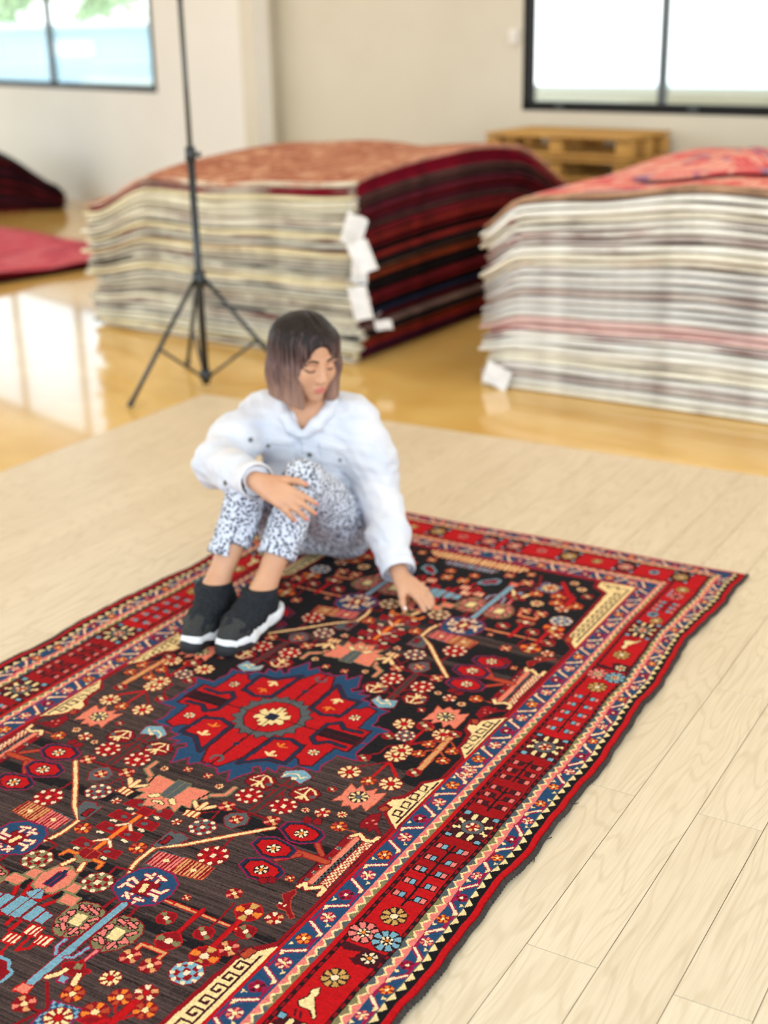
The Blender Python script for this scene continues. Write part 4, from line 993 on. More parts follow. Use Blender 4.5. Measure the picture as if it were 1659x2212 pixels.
    h.chain([(w(645, 745, 3.815), .045), (w(640, 800, 3.79), .033), (w(637, 900, 3.785), .026)], .02)
    h.chain([(w(668, 740, 3.93), .060), (w(665, 880, 3.92), .052)], .03)
    h.chain([(w(704, 735, 3.86), .042), (w(713, 790, 3.85), .030), (w(716, 850, 3.84), .022)], .02)
    h.ell(HP(.006, .098, -.040), (.047, .058, .086), HR, .006, 'sub')                 # the face looks out
    h.ell(HP(.004, .100, .028), (.036, .05, .046), HR, .012, 'sub')
    h.cone(HP(.006, .110, .060), HP(.004, .104, .092), .022, .006, .008, 'sub')
    h.cone(HP(0, .075, .112), HP(0, -.05, .134), .003, .0025, .008, 'sub')            # parting
    h.cut(w(640, 878, 3.80), unit((-.42, -.15, -1)))
    hm = h.mesh('hair', 1); vs = np.empty(len(hm.vertices) * 3, np.float32); hm.vertices.foreach_get('co', vs); vs = vs.reshape(-1, 3)
    az = np.arctan2(vs[:, 1] - HC[1], vs[:, 0] - HC[0]); rad = np.stack([np.cos(az), np.sin(az), 0 * az], 1)
    g = .0016 * np.sin(az * 47 + 3 * np.sin(vs[:, 2] * 9)) + .0011 * np.sin(az * 101 + 2) + .0008 * np.sin(az * 163 + vs[:, 2] * 14)
    low = np.clip((HC[2] + .08 - vs[:, 2]) / .06, .25, 1)
    vs = vs + rad * (g * low)[:, None]; hm.vertices.foreach_set('co', vs.astype(np.float32).ravel()); hm.update()
    mh = bpy.data.materials.new('balayage_hair'); mh.use_nodes = True; nt = mh.node_tree; L = nt.links.new; p = nt.nodes['Principled BSDF']; p.inputs['Roughness'].default_value = .5; p.inputs['Specular IOR Level'].default_value = .25
    tc = nt.nodes.new('ShaderNodeTexCoord'); sx = nt.nodes.new('ShaderNodeSeparateXYZ'); L(tc.outputs['Object'], sx.inputs[0])
    mp = nt.nodes.new('ShaderNodeMapping'); mp.inputs['Scale'].default_value = (150, 150, 6); L(tc.outputs['Object'], mp.inputs['Vector'])
    n = nt.nodes.new('ShaderNodeTexNoise'); n.inputs['Scale'].default_value = 1; n.inputs['Detail'].default_value = 3; L(mp.outputs[0], n.inputs['Vector'])
    ad = nt.nodes.new('ShaderNodeMath'); ad.operation = 'MULTIPLY_ADD'; ad.inputs[1].default_value = .30; L(n.outputs['Fac'], ad.inputs[0]); L(sx.outputs['Z'], ad.inputs[2])
    mr = nt.nodes.new('ShaderNodeMapRange'); mr.inputs['From Min'].default_value = .70; mr.inputs['From Max'].default_value = .945; L(ad.outputs[0], mr.inputs['Value'])
    cr = nt.nodes.new('ShaderNodeValToRGB'); cr.color_ramp.elements[0].color = srgb(158, 122, 104); cr.color_ramp.elements[1].color = srgb(26, 19, 17)
    e = cr.color_ramp.elements.new(.48); e.color = srgb(100, 74, 70); e = cr.color_ramp.elements.new(.76); e.color = srgb(38, 27, 25)
    L(mr.outputs[0], cr.inputs['Fac']); L(cr.outputs[0], p.inputs['Base Color'])
    ho = link('hair', hm, mh, person); ho['label'] = 'straight centre-parted bob, dark roots and ash brown ends'
    # --- trousers
    M_LEO = bpy.data.materials.new('white_leopard_denim'); M_LEO.use_nodes = True; nt = M_LEO.node_tree; L = nt.links.new; p = nt.nodes['Principled BSDF']; p.inputs['Roughness'].default_value = .85; p.inputs['Specular IOR Level'].default_value = .2
    tc = nt.nodes.new('ShaderNodeTexCoord'); nz = nt.nodes.new('ShaderNodeTexNoise'); nz.inputs['Scale'].default_value = 60; L(tc.outputs['Object'], nz.inputs['Vector'])
    wv = nt.nodes.new('ShaderNodeVectorMath'); wv.operation = 'MULTIPLY_ADD'; wv.inputs[1].default_value = (.012, .012, .012); L(nz.outputs['Color'], wv.inputs[0]); L(tc.outputs['Object'], wv.inputs[2])
    vo = nt.nodes.new('ShaderNodeTexVoronoi'); vo.inputs['Scale'].default_value = 112; L(wv.outputs[0], vo.inputs['Vector'])
    cr = nt.nodes.new('ShaderNodeValToRGB'); cr.color_ramp.interpolation = 'LINEAR'; cr.color_ramp.elements[0].position = .40; cr.color_ramp.elements[0].color = srgb(74, 77, 90); cr.color_ramp.elements[1].position = .52; cr.color_ramp.elements[1].color = srgb(214, 218, 230)
    e0 = cr.color_ramp.elements.new(.10); e0.color = srgb(196, 200, 214); e1 = cr.color_ramp.elements.new(.20); e1.color = srgb(50, 52, 64)
    inv = nt.nodes.new('ShaderNodeMath'); inv.operation = 'MULTIPLY'; inv.inputs[1].default_value = 1.0; L(vo.outputs['Distance'], inv.inputs[0]); L(inv.outputs[0], cr.inputs['Fac']); L(cr.outputs[0], p.inputs['Base Color'])
    t = Blob((-.56, 3.28, -.01), (.02, 4.14, .50), .004)
    t.ell(PEL - V3((0, 0, .0)), (.168, .132, .118), None, .05)
    t.chain([(LH + V3((.012, -.02, -.005)), .102), (LK, .061)], .03); t.chain([(RH, .096), (RK, .059)], .03)
    for K, A in ((LK, LA), (RK, RA)):
        e_ = K * .30 + A * .70; t.chain([(K, .060), (K * .6 + A * .4 + V3((.006, .006, 0)), .054), (e_ - (K - A) * .12, .053)], .008)
    t.wrinkle(.0045, 42, 2)
    t.cut((0, 0, .0125), (0, 0, -1))
    # hems: cut each leg across the shin
    X, Y, Z = t.ax[0][:, None, None], t.ax[1][None, :, None], t.ax[2][None, None, :]
    for K, A in ((LK, LA), (RK, RA)):
        nn = unit(A - K + V3((.02, .02, .02))); e_ = K * .34 + A * .66
        near = (X - e_[0]) ** 2 + (Y - e_[1]) ** 2 + (Z - e_[2]) ** 2 < .13 ** 2
        pl = (X - e_[0]) * nn[0] + (Y - e_[1]) * nn[1] + (Z - e_[2]) * nn[2]
        t.F = np.where(near, np.maximum(t.F, pl), t.F).astype(np.float32)
        hol = Blob.__new__(Blob); hol.__dict__.update(t.__dict__)
    to = link('trousers', t.mesh('trousers', 1), M_LEO, person); to['label'] = 'white leopard print cropped trousers'
    # --- jacket
    M_JK = material('white_denim', srgb(228, 226, 230), .85, srgb(212, 215, 226), 9, 3, bump=.25, bump_scale=500, spec=.2)
    j = Blob((-.66, 3.46, .03), (.16, 4.16, .66), .0042)
    j.ell(CHE + V3((0, .0, .012)), (.178, .112, .130), None, .05); j.ell(WAI + V3((0, -.008, .01)), (.158, .120, .13), None, .05)
    j.cone(LS + V3((-.02, 0, -.008)), RS + V3((.02, 0, -.008)), .072, .072, .05)
    j.cone(NCK + V3((0, .012, -.012)), NCK + V3((0, .01, .012)), .068, .058, .03)
    lm = (LS + LE) / 2 + V3((.018, .0, -.01)); rm = (RS + RE) / 2 + V3((-.018, .0, 0))
    j.chain([(LS, .076), (lm, .074), (LE + V3((.004, .01, .0)), .066), ((LE * .45 + LW * .55) + V3((.0, .006, .0)), .060), (LW + (LE - LW) * .06, .047)], .03)
    j.chain([(RS, .076), (rm, .074), (RE, .066), ((RE * .45 + RW * .55) + V3((-.004, .0, -.006)), .058), (RW + (RE - RW) * .10, .047)], .03)
    j.wrinkle(.0065, 24, 5, (1, 1, .7)); j.wrinkle(.0022, 70, 9, (1, 1, .6))
    # neck opening: a V down the front, wider round the neck
    vb = V3(at_y(652, 936, 3.82))
    j.cone(NCK + V3((.002, -.030, .055)), vb, .052, .006, .008, 'sub')
    j.cone(NCK + V3((0, .0, .02)), HP(0, -.02, -.04), .052, .054, .01, 'sub')
    j.cone(NCK + V3((.002, -.06, .03)), vb + V3((0, -.06, .0)), .050, .008, .006, 'sub')
    j.cone(V3(at_y(655, 985, 3.80)), V3(at_y(668, 1050, 3.78)), .009, .018, .004, 'sub')
    for W, E in ((LW, LE), (RW, RE)):
        nn = unit(W - E); c_ = W + (E - W) * .06
        X, Y, Z = j.ax[0][:, None, None], j.ax[1][None, :, None], j.ax[2][None, None, :]
        near = (X - c_[0]) ** 2 + (Y - c_[1]) ** 2 + (Z - c_[2]) ** 2 < .10 ** 2
        pl = (X - c_[0]) * nn[0] + (Y - c_[1]) * nn[1] + (Z - c_[2]) * nn[2]
        j.F = np.where(near, np.maximum(j.F, pl), j.F).astype(np.float32)
    j.cut((0, 3.93, .150), unit((0, .35, -1)))
    jo = link('jacket', j.mesh('jacket', 1), M_JK, person); jo['label'] = 'oversized white denim jacket'
    M_BLACK = material('black_top', srgb(20, 20, 24), .8)
    # black top showing in the gap of the jacket
    tb = Blob((-.34, 3.72, .20), (-.10, 3.98, .40), .004); tb.ell(WAI + V3((0, -.012, .05)), (.10, .114, .09), None, .02); link('black_top', tb.mesh('black_top', 1), M_BLACK, person)
    # collar flaps, cuffs, pockets, buttons
    jb = bvh_of(jo)
    def on_jacket(x, y, lift=.004):
        p_, n_ = hit(jb, x, y, 2.5)
        return None if p_ is None else V3(p_ + n_ * lift)
    cl = Blob((-.40, 3.70, .40), (-.04, 4.02, .62), .0032)
    nb = NCK + V3((0, .045, .015))
    for sgn, pts in ((-1, ((612, 872), (618, 900), (632, 925), (645, 938))), (1, ((716, 868), (706, 893), (682, 918), (660, 938)))):
        pr = None
        for i_, (x, y) in enumerate(pts):
            q_ = on_jacket(x, y, .002)
            if q_ is None: q_ = V3(at_y(x, y, 3.83))
            if pr is not None: cl.cone(pr, q_, .016 + .002 * i_, .018 - .004 * (i_ == 3), .012)
            pr = q_
        first = on_jacket(*pts[0], .002); first = V3(at_y(*pts[0], 3.84)) if first is None else first
        cl.cone(nb + V3((sgn * .045, 0, .01)), first, .016, .016, .012)
    cl.cone(nb + V3((-.045, 0, .01)), nb + V3((.045, 0, .01)), .016, .016, .02)
    link('collar', cl.mesh('collar', 1), M_JK, person)
    M_BTN = material('grey_metal_button', srgb(120, 118, 112), .35, metal=.6)
    for x, y in ((541, 950), (579, 962), (669, 982), (735, 992), (487, 1043), (522, 1037), (664, 936)):
        p_, n_ = hit(jb, x, y, 2.5)
        if p_ is None: continue
        MB().tube([p_ - n_ * .002, p_ + n_ * .003, p_ + n_ * .0045], [.0075, .0075, .004], 12).build('button', M_BTN, person, True)
    def patch(name, quad, mat, nx=9, ny=6, lift=.003):
        g_ = []
        for iy in range(ny + 1):
            for ix in range(nx + 1):
                u, v = ix / nx, iy / ny
                x = (quad[0][0] * (1 - u) + quad[1][0] * u) * (1 - v) + (quad[3][0] * (1 - u) + quad[2][0] * u) * v
                y = (quad[0][1] * (1 - u) + quad[1][1] * u) * (1 - v) + (quad[3][1] * (1 - u) + quad[2][1] * u) * v
                p_, n_ = hit(jb, x, y, 2.5)
                if p_ is None: return None
                edge = ix in (0, nx) or iy in (0, ny)
                g_.append(V3(p_ + n_ * (lift if not edge else -.002)))
        f_ = [(iy * (nx + 1) + ix, iy * (nx + 1) + ix + 1, (iy + 1) * (nx + 1) + ix + 1, (iy + 1) * (nx + 1) + ix) for iy in range(ny) for ix in range(nx)]
        return link(name, mesh_of(name, g_, [q_[::-1] for q_ in f_], True), mat, person)
    patch('chest_pocket', ((562, 950), (640, 958), (636, 1000), (566, 1004)), M_JK); patch('pocket_flap', ((560, 940), (642, 948), (640, 966), (562, 960)), M_JK, lift=.006)
    patch('chest_pocket', ((684, 958), (748, 976), (744, 1016), (690, 1006)), M_JK); patch('pocket_flap', ((682, 946), (750, 966), (746, 984), (684, 968)), M_JK, lift=.006)
    patch('placket', ((648, 940), (662, 938), (664, 982), (650, 982)), M_JK, 4, 8, .005)
    for W, E in ((LW, LE), (RW, RE)):
        d_ = unit(E - W); MB().tube([W + d_ * s_ for s_ in (.002, .006, .028, .034)], [.0475, .0515, .0535, .0500], 28, caps=False).build('cuff', M_JK, person, True)
    # --- shoes
    M_KNIT = material('black_knit', srgb(24, 27, 32), .8, srgb(40, 44, 50), 160, bump=.6, bump_scale=420, spec=.25)
    M_TOE = material('charcoal_toe_knit', srgb(58, 58, 54), .8, srgb(36, 37, 38), 260, bump=.6, bump_scale=420)
    M_SOLE = material('white_rubber_sole', srgb(240, 240, 240), .5); M_TREAD = material('black_tread', srgb(28, 30, 34), .7)
    RT = .0125
    for nm, heel, toe, A in (('the one nearer the medallion centre', V3((-.322, 3.440, 0)), V3((-.436, 3.212, 0)), LA), ('the one nearer the left rug edge', V3((-.447, 3.470, 0)), V3((-.532, 3.238, 0)), RA)):
        d_ = unit(toe - heel); pr = V3((-d_[1], d_[0], 0)); Ls = np.linalg.norm(toe - heel)
        c = lambda f_, z, o_=0: heel + d_ * (Ls * f_) + pr * o_ + V3((0, 0, z + RT))
        lo = np.minimum(heel, toe) - .08; hi = np.maximum(heel, toe) + .08; lo[2] = -.01; hi[2] = .22
        u = Blob(lo, hi, .0028)
        u.chain([(c(.16, .062), .036), (c(.45, .062), .039), (c(.72, .050), .041), (c(.90, .042), .030)], .03)
        u.chain([(c(.18, .075), .038), (A + V3((0, 0, .02)), .041), (A + V3((.004, .008, .03)), .039)], .025)
        u.cone(c(.5, .075), A + V3((-.01, -.02, .0)), .034, .038, .03)
        u.wrinkle(.0035, 70, 4); u.cut(c(0, .034), (0, 0, -1)); u.cut(A + V3((.004, .008, .026)), unit((.05, .12, 1)))
        sh = link('shoe', u.mesh('shoe', 1), M_KNIT, person); sh['label'] = 'black knit sneaker with chunky white sole, ' + nm
        s_ = Blob(lo, hi, .0028); s_.chain([(c(.13, .028), .041), (c(.42, .024), .037), (c(.70, .024), .045), (c(.93, .026), .033)], .02)
        s_.ell(c(.02, .034), (.036, .036, .028), None, .02); s_.wrinkle(.0014, 40, 6)
        s_.cut(c(0, .044), unit(V3((0, 0, 1)) - d_ * .04)); s_.cut(c(0, .004), (0, 0, -1))
        link('sole', s_.mesh('sole', 1), M_SOLE, sh)
        tr = Blob(lo, hi, .0028); tr.chain([(c(.13, .012), .039), (c(.42, .012), .036), (c(.70, .012), .044), (c(.955, .014), .033)], .02); tr.cut(c(0, .016), unit(V3((0, 0, 1)) - d_ * .10)); tr.cut(c(0, .0005), (0, 0, -1))
        link('tread', tr.mesh('tread', 1), M_TREAD, sh)
        tp = Blob(lo, hi, .0028); tp.chain([(c(.58, .055), .0415), (c(.72, .0515), .0428), (c(.905, .0435), .0318)], .02); tp.cut(c(0, .036), (0, 0, -1)); tp.cut(c(.60, 0), unit(-d_ + V3((0, 0, .6))))
        link('toe_cap', tp.mesh('toe_cap', 1), M_TOE, sh)
    return person
build_person()
# ---------------------------------------------------------------- stacks of rugs
def sm(t): t = np.clip(t, 0, 1); return t * t * (3 - 2 * t)
def rug_layer(name, O, du, dv, W, D, n, k, hfun, rng, body, endmat, label, group, end_side='front', top_mat=None, nu=26, nv=16, off=.02, thick=1.0):
    """one rug of a stack: a sagging sheet with thickness, and its pale woven end"""
    f0, l0, r0, b0 = rng.normal(0, off, 4)
    us = np.linspace(0 + r0, W + l0, nu); vs = np.linspace(0 + f0, D + b0, nv)
    U, Vv = np.meshgrid(us, vs, indexing='ij')
    ph = rng.uniform(0, 6, 4); ps = np.random.default_rng(n).uniform(0, 6, 3); amp = .012      # ps: waves shared by the whole stack, so layers nest
    wob = lambda U, V, kk: amp * (np.sin(U * 4.2 + V * 1.3 + ps[0]) + .7 * np.sin(U * 9 - V * 2 + ps[1]) + .5 * np.sin(V * 5 + ps[2]))
    gap = lambda U, V: .0035 * (1 + np.sin(U * 5.1 + V + ph[0])) * (1 + .6 * np.sin(U * 11 + ph[1])) + .001     # air above each rug
    def zz(U, V, q): return hfun(U, V) * q / n
    zt = zz(U, Vv, k + 1) + wob(U, Vv, k) * .8 * (k + 1) / n - gap(U, Vv); zb = zz(U, Vv, k) + .0006 + wob(U, Vv, k) * .8 * k / n
    rim = np.minimum(np.minimum(U - us[0], us[-1] - U), np.minimum(Vv - vs[0], vs[-1] - Vv)); pin = np.clip(1 - rim / .012, 0, 1) * .35
    mid = (zt + zb) / 2; zt2 = zt * (1 - pin) + mid * pin; zb2 = zb * (1 - pin) + mid * pin
    def world(U, V, Z): return np.stack([O[0] + du[0] * U + dv[0] * V, O[1] + du[1] * U + dv[1] * V, FLOOR_Z + .001 + Z], -1)
    T_, B_ = world(U, Vv, zt2).reshape(-1, 3), world(U, Vv, zb2).reshape(-1, 3); m = len(T_); ix = np.arange(m).reshape(nu, nv)
    F = [np.stack([ix[:-1, :-1], ix[1:, :-1], ix[1:, 1:], ix[:-1, 1:]], -1).reshape(-1, 4)]
    F.append(F[0][:, ::-1] + m)
    ring = np.concatenate([ix[:-1, 0], ix[-1, :-1], ix[:0:-1, -1], ix[0, :0:-1]]); r2 = np.roll(ring, -1)
    F.append(np.stack([ring + m, r2 + m, r2, ring], -1))
    cen = Vector(tuple(world(np.array(W / 2), np.array(D / 2), hfun(np.array(W / 2), np.array(D / 2)) * (k + .5) / n)))
    Vall = np.concatenate([T_, B_]) - np.array(cen)
    me = mesh_of(name, Vall, np.concatenate(F), True)
    o = link(name, me, body); o.location = cen
    if top_mat: me.materials.append(top_mat); mi = np.zeros(len(me.polygons), np.int32); mi[:len(F[0])] = 1; me.polygons.foreach_set('material_index', mi)
    bm = bmesh.new(); bm.from_mesh(me); bmesh.ops.recalc_face_normals(bm, faces=bm.faces); bm.to_mesh(me); bm.free()
    tag(o, label, 'rug', group)
    if endmat is not None:      # rolled pale kilim end along the front edge
        nn = 46; uu = np.linspace(us[0] - .004, us[-1] + .004, nn); pr = []
        cs = [(math.cos(t), math.sin(t)) for t in np.linspace(0, 2 * math.pi, 9)[:-1]]
        out = rng.uniform(.004, .022); jit = rng.normal(0, .004, nn); jit = np.convolve(np.pad(jit, 3, 'edge'), np.ones(7) / 7, 'valid') * 2.2
        for i, u in enumerate(uu):
            a = zz(u, vs[0], k); c = zz(u, vs[0], k + 1); q_ = wob(u, vs[0], k) * .8; a += q_ * k / n; c += q_ * (k + 1) / n - float(gap(u, vs[0])) * .8
            zc = (a + c) / 2; hh = (c - a) * .5 * thick
            for cx_, cy_ in cs: pr.append((u, vs[0] + .03 - .0 + cx_ * (.030 + out) + jit[i], max(zc + cy_ * hh, .001)))
        pr = np.array(pr); P = world(pr[:, 0], pr[:, 1], pr[:, 2]) - np.array(cen); q = len(cs)
        f = [(i * q + j, i * q + (j + 1) % q, (i + 1) * q + (j + 1) % q, (i + 1) * q + j) for i in range(nn - 1) for j in range(q)] + [tuple(range(q))[::-1], tuple((nn - 1) * q + j for j in range(q))]
        me2 = mesh_of('woven_end', P, f, True); bm = bmesh.new(); bm.from_mesh(me2); bmesh.ops.recalc_face_normals(bm, faces=bm.faces); bm.to_mesh(me2); bm.free()
        link('woven_end', me2, endmat, o)
    return o

def wool(name, c, c2=None): return material(name, srgb(*c), .95, srgb(*(c2 or tuple(int(q * .75) for q in c))), 8, 4, bump=.5, bump_scale=160, spec=.1)
def pattern_mat(name, c1, c2, c3, sc):
    m = bpy.data.materials.new(name); m.use_nodes = True; nt = m.node_tree; L = nt.links.new; p = nt.nodes['Principled BSDF']; p.inputs['Roughness'].default_value = .95; p.inputs['Specular IOR Level'].default_value = .1
    tc = nt.nodes.new('ShaderNodeTexCoord'); mp = nt.nodes.new('ShaderNodeMapping'); mp.inputs['Rotation'].default_value = (0, 0, .6); mp.inputs['Scale'].default_value = (sc, sc, .01); L(tc.outputs['Object'], mp.inputs['Vector'])
    v = nt.nodes.new('ShaderNodeTexVoronoi'); v.distance = 'MANHATTAN'; v.inputs['Scale'].default_value = 1; L(mp.outputs[0], v.inputs['Vector'])
    cr = nt.nodes.new('ShaderNodeValToRGB'); cr.color_ramp.interpolation = 'CONSTANT'; L(v.outputs['Color'], cr.inputs['Fac'])
    cr.color_ramp.elements[0].color = srgb(*c1); cr.color_ramp.elements[1].color = srgb(*c3); cr.color_ramp.elements[1].position = .75; e = cr.color_ramp.elements.new(.42); e.color = srgb(*c2)
    w = nt.nodes.new('ShaderNodeTexWave'); w.inputs['Scale'].default_value = .8; w.inputs['Distortion'].default_value = 2; L(mp.outputs[0], w.inputs['Vector'])
    mx = nt.nodes.new('ShaderNodeMix'); mx.data_type = 'RGBA'; mx.inputs['B'].default_value = srgb(*c1); mr = nt.nodes.new('ShaderNodeMapRange'); mr.inputs['From Min'].default_value = .7; mr.inputs['To Max'].default_value = .7; L(w.outputs['Fac'], mr.inputs['Value']); L(mr.outputs[0], mx.inputs['Factor'])
    L(cr.outputs[0], mx.inputs['A']); L(mx.outputs['Result'], p.inputs['Base Color']); return m

ENDS = [wool('cream_end', (246, 240, 220), (222, 214, 190)), wool('ivory_end', (250, 246, 230), (228, 220, 198)), wool('oat_end', (238, 231, 210), (206, 197, 174)), wool('grey_end', (232, 228, 214), (186, 180, 168)), wool('straw_end', (248, 236, 200), (222, 206, 166)), wool('stone_end', (210, 202, 186), (160, 150, 138))]
WHITES = [wool('white_end', (250, 247, 240), (232, 226, 214)), wool('chalk_end', (246, 242, 232), (222, 215, 204)), wool('pale_grey_end', (238, 234, 228), (206, 200, 194)), wool('bone_end', (250, 242, 224), (226, 216, 196)), wool('brown_grey_end', (212, 200, 190), (170, 150, 142)), wool('blush_end', (240, 206, 198), (222, 186, 178))]
SIDE = {n: wool(n, c) for n, c in {'salmon_wool': (214, 150, 128), 'crimson_wool': (150, 18, 44), 'plum_wool': (104, 34, 48), 'cocoa_wool': (92, 58, 54), 'oxblood_wool': (118, 26, 34), 'black_wool': (34, 26, 28), 'brick_wool': (150, 44, 38), 'sand_wool': (186, 146, 116), 'rust_wool': (156, 66, 38), 'navy_wool': (36, 38, 60), 'taupe_wool': (128, 100, 92), 'purple_wool': (66, 24, 44)}.items()}
order = ['salmon_wool', 'crimson_wool', 'crimson_wool', 'cocoa_wool', 'cocoa_wool', 'plum_wool', 'oxblood_wool', 'plum_wool', 'cocoa_wool', 'oxblood_wool', 'brick_wool', 'oxblood_wool', 'black_wool', 'brick_wool', 'black_wool', 'sand_wool', 'rust_wool', 'black_wool', 'black_wool', 'oxblood_wool', 'oxblood_wool', 'black_wool', 'navy_wool', 'oxblood_wool', 'taupe_wool', 'black_wool', 'rust_wool', 'brick_wool', 'purple_wool', 'plum_wool']
NICE = {k: k.split('_')[0] for k in SIDE}

# stack behind the tripod
C1 = np.array(at_z(765, 790, FLOOR_Z))[:2]; L1 = np.array(at_z(208, 700, FLOOR_Z))[:2]
du1 = (L1 - C1) / np.linalg.norm(L1 - C1); W1 = np.linalg.norm(L1 - C1); dv1 = np.array([.55, .835]); dv1 /= np.linalg.norm(dv1)
def h1(U, V): return .875 + .085 * np.sin(np.clip(V, 0, 2.3) * 1.366) - .05 * np.clip(U / W1, 0, 1) - .15 * sm((U - W1 + .50) / .50) - .26 * sm((V - 1.75) / .9) - .05 * sm((V - 1.2) / 1.2) * np.clip(U / W1, 0, 1)
rng1 = np.random.default_rng(21); N1 = 30
TOP1 = pattern_mat('rust_rug_top', (172, 116, 88), (152, 92, 70), (196, 150, 118), 16)
for k in range(N1):
    i = N1 - 1 - k; c = order[i % len(order)]
    pos = 'topmost' if i == 0 else ('lowest' if k == 0 else ORD[i] + ' from top')
    rug_layer('stacked_rug', C1, du1, dv1, W1, 2.62, N1, k, h1, rng1, SIDE[c], ENDS[int(rng1.integers(0, len(ENDS)))], f'{NICE[c]} rug with pale woven end, {pos}, in stack behind tripod', 'rugs stacked behind the tripod', top_mat=TOP1 if i == 0 else None)

# stack at the right
C2 = np.array(at_z(1046, 830, FLOOR_Z))[:2]; R2 = np.array(at_z(1659, 917, FLOOR_Z))[:2]
du2 = (R2 - C2) / np.linalg.norm(R2 - C2); W2 = 2.05; dv2 = np.array([-du2[1], du2[0]])
def h2(U, V): return .87 + .10 * sm(U / 1.3) * (1 - sm((V - .2) / 1.4)) - .12 * sm((.18 - U) / .22) * (1 - .6 * sm(V / .8)) + .05 * np.exp(-((U - .40) / .30) ** 2) * sm((V - .9) / 1.1) - .06 * sm((U - .5) / .6) * sm((V - .9) / 1.1)
rng2 = np.random.default_rng(33); N2 = 28
TOP2 = pattern_mat('pink_rug_top', (206, 96, 92), (222, 160, 140), (150, 120, 130), 11)
ord2 = ['salmon_wool', 'sand_wool', 'brick_wool', 'oxblood_wool', 'plum_wool', 'brick_wool', 'taupe_wool', 'oxblood_wool']
for k in range(N2):
    i = N2 - 1 - k; c = ord2[i % len(ord2)]
    pos = 'topmost' if i == 0 else ('lowest' if k == 0 else ORD[i] + ' from top')
    e_ = WHITES[5] if i in (17, 18) else (WHITES[4] if i in (6, 13, 25) else WHITES[int(rng2.integers(0, 4))])
    rug_layer('stacked_rug', C2, du2, dv2, W2, 2.2, N2, k, h2, rng2, SIDE[c], e_ if i else SIDE['sand_wool'], f'{NICE[c]} rug with whitish woven end, {pos}, in stack at right edge', 'rugs stacked at the right edge', off=.012, top_mat=TOP2 if i == 0 else None)
# folded rug lying on top of that stack
def fold_rug():
    nu, nv = 30, 24; us = np.linspace(.55, 2.0, nu); vs = np.linspace(.35, 2.05, nv); U, Vv = np.meshgrid(us, vs, indexing='ij')
    ps = np.random.default_rng(N2).uniform(0, 6, 3)
    top = h2(U, Vv) + .012 * .8 * (np.sin(U * 4.2 + Vv * 1.3 + ps[0]) + .7 * np.sin(U * 9 - Vv * 2 + ps[1]) + .5 * np.sin(Vv * 5 + ps[2])) + .010 + .005 * np.sin(U * 6 + Vv * 3)
    ridge = .06 * np.exp(-((U - .62 - .12 * (Vv - .35)) / .07) ** 2) * sm((Vv - .5) / .8) + .03 * np.exp(-((U - 1.15 - .3 * Vv) / .06) ** 2)
    T_ = np.stack([C2[0] + du2[0] * U + dv2[0] * Vv, C2[1] + du2[1] * U + dv2[1] * Vv, FLOOR_Z + .012 + top + ridge], -1).reshape(-1, 3); B_ = T_.copy(); B_[:, 2] -= .014 + ridge.reshape(-1) * .6
    m = nu * nv; ix = np.arange(m).reshape(nu, nv); F = [np.stack([ix[:-1, :-1], ix[1:, :-1], ix[1:, 1:], ix[:-1, 1:]], -1).reshape(-1, 4)]; F.append(F[0][:, ::-1] + m)
    ring = np.concatenate([ix[:-1, 0], ix[-1, :-1], ix[:0:-1, -1], ix[0, :0:-1]]); r2 = np.roll(ring, -1); F.append(np.stack([ring + m, r2 + m, r2, ring], -1))
    me = mesh_of('folded_rug', np.concatenate([T_, B_]), np.concatenate(F), True)
    o = link('folded_rug', me, pattern_mat('rose_patterned_wool', (208, 92, 92), (224, 160, 142), (140, 116, 140), 13)); tag(o, 'rose patterned rug folded on top of the right stack', 'rug')
fold_rug()

# dark stack at the far left
C3 = np.array(at_z(142, 453, FLOOR_Z))[:2]; L3 = np.array(at_z(0, 461, FLOOR_Z))[:2]; du3 = (L3 - C3) / np.linalg.norm(L3 - C3); dv3 = np.array([du3[1], -du3[0]]) * (1 if du3[0] < 0 else -1)
if dv3[1] < 0: dv3 = -dv3
def h3(U, V): return .15 + .42 * sm((U + .06) / .75) + .02 * np.sin(U * 5)
rng3 = np.random.default_rng(44); N3 = 12
for k in range(N3):
    i = N3 - 1 - k; c = ['black_wool', 'oxblood_wool', 'black_wool', 'plum_wool', 'black_wool', 'oxblood_wool'][i % 6]
    pos = 'topmost' if i == 0 else ('lowest' if k == 0 else ORD[i] + ' from top')
    rug_layer('stacked_rug', C3, du3, dv3, 1.7, .62, N3, k, h3, rng3, SIDE[c], None, f'dark {NICE[c]} rug, {pos}, in heap at far left wall', 'dark rugs heaped at the far left', nu=18, nv=8)
# low pink pile at the left
F4 = np.array(at_z(0, 614, FLOOR_Z))[:2]; G4 = np.array(at_z(185, 583, FLOOR_Z))[:2]; du4 = (G4 - F4) / np.linalg.norm(G4 - F4); dv4 = np.array([-du4[1], du4[0]])
def h4(U, V): return .075 + .004 * np.sin(U * 6 + V * 3) + 0 * V
rng4 = np.random.default_rng(55)
TOP4 = pattern_mat('rose_red_rug_top', (198, 84, 96), (206, 104, 112), (176, 70, 84), 6)
for k in range(4):
    i = 3 - k; c = ['crimson_wool', 'brick_wool', 'oxblood_wool', 'black_wool'][i]; pos = 'topmost' if i == 0 else ('lowest' if k == 0 else ORD[i] + ' from top')
    rug_layer('stacked_rug', F4 - du4 * .55, du4, dv4, 1.75, 2.35, 4, k, h4, rng4, SIDE[c], None, f'{NICE[c]} rug, {pos}, in the low flat pile at left', 'rugs in the low pile at left', top_mat=TOP4 if i == 0 else None, nu=18, nv=12)

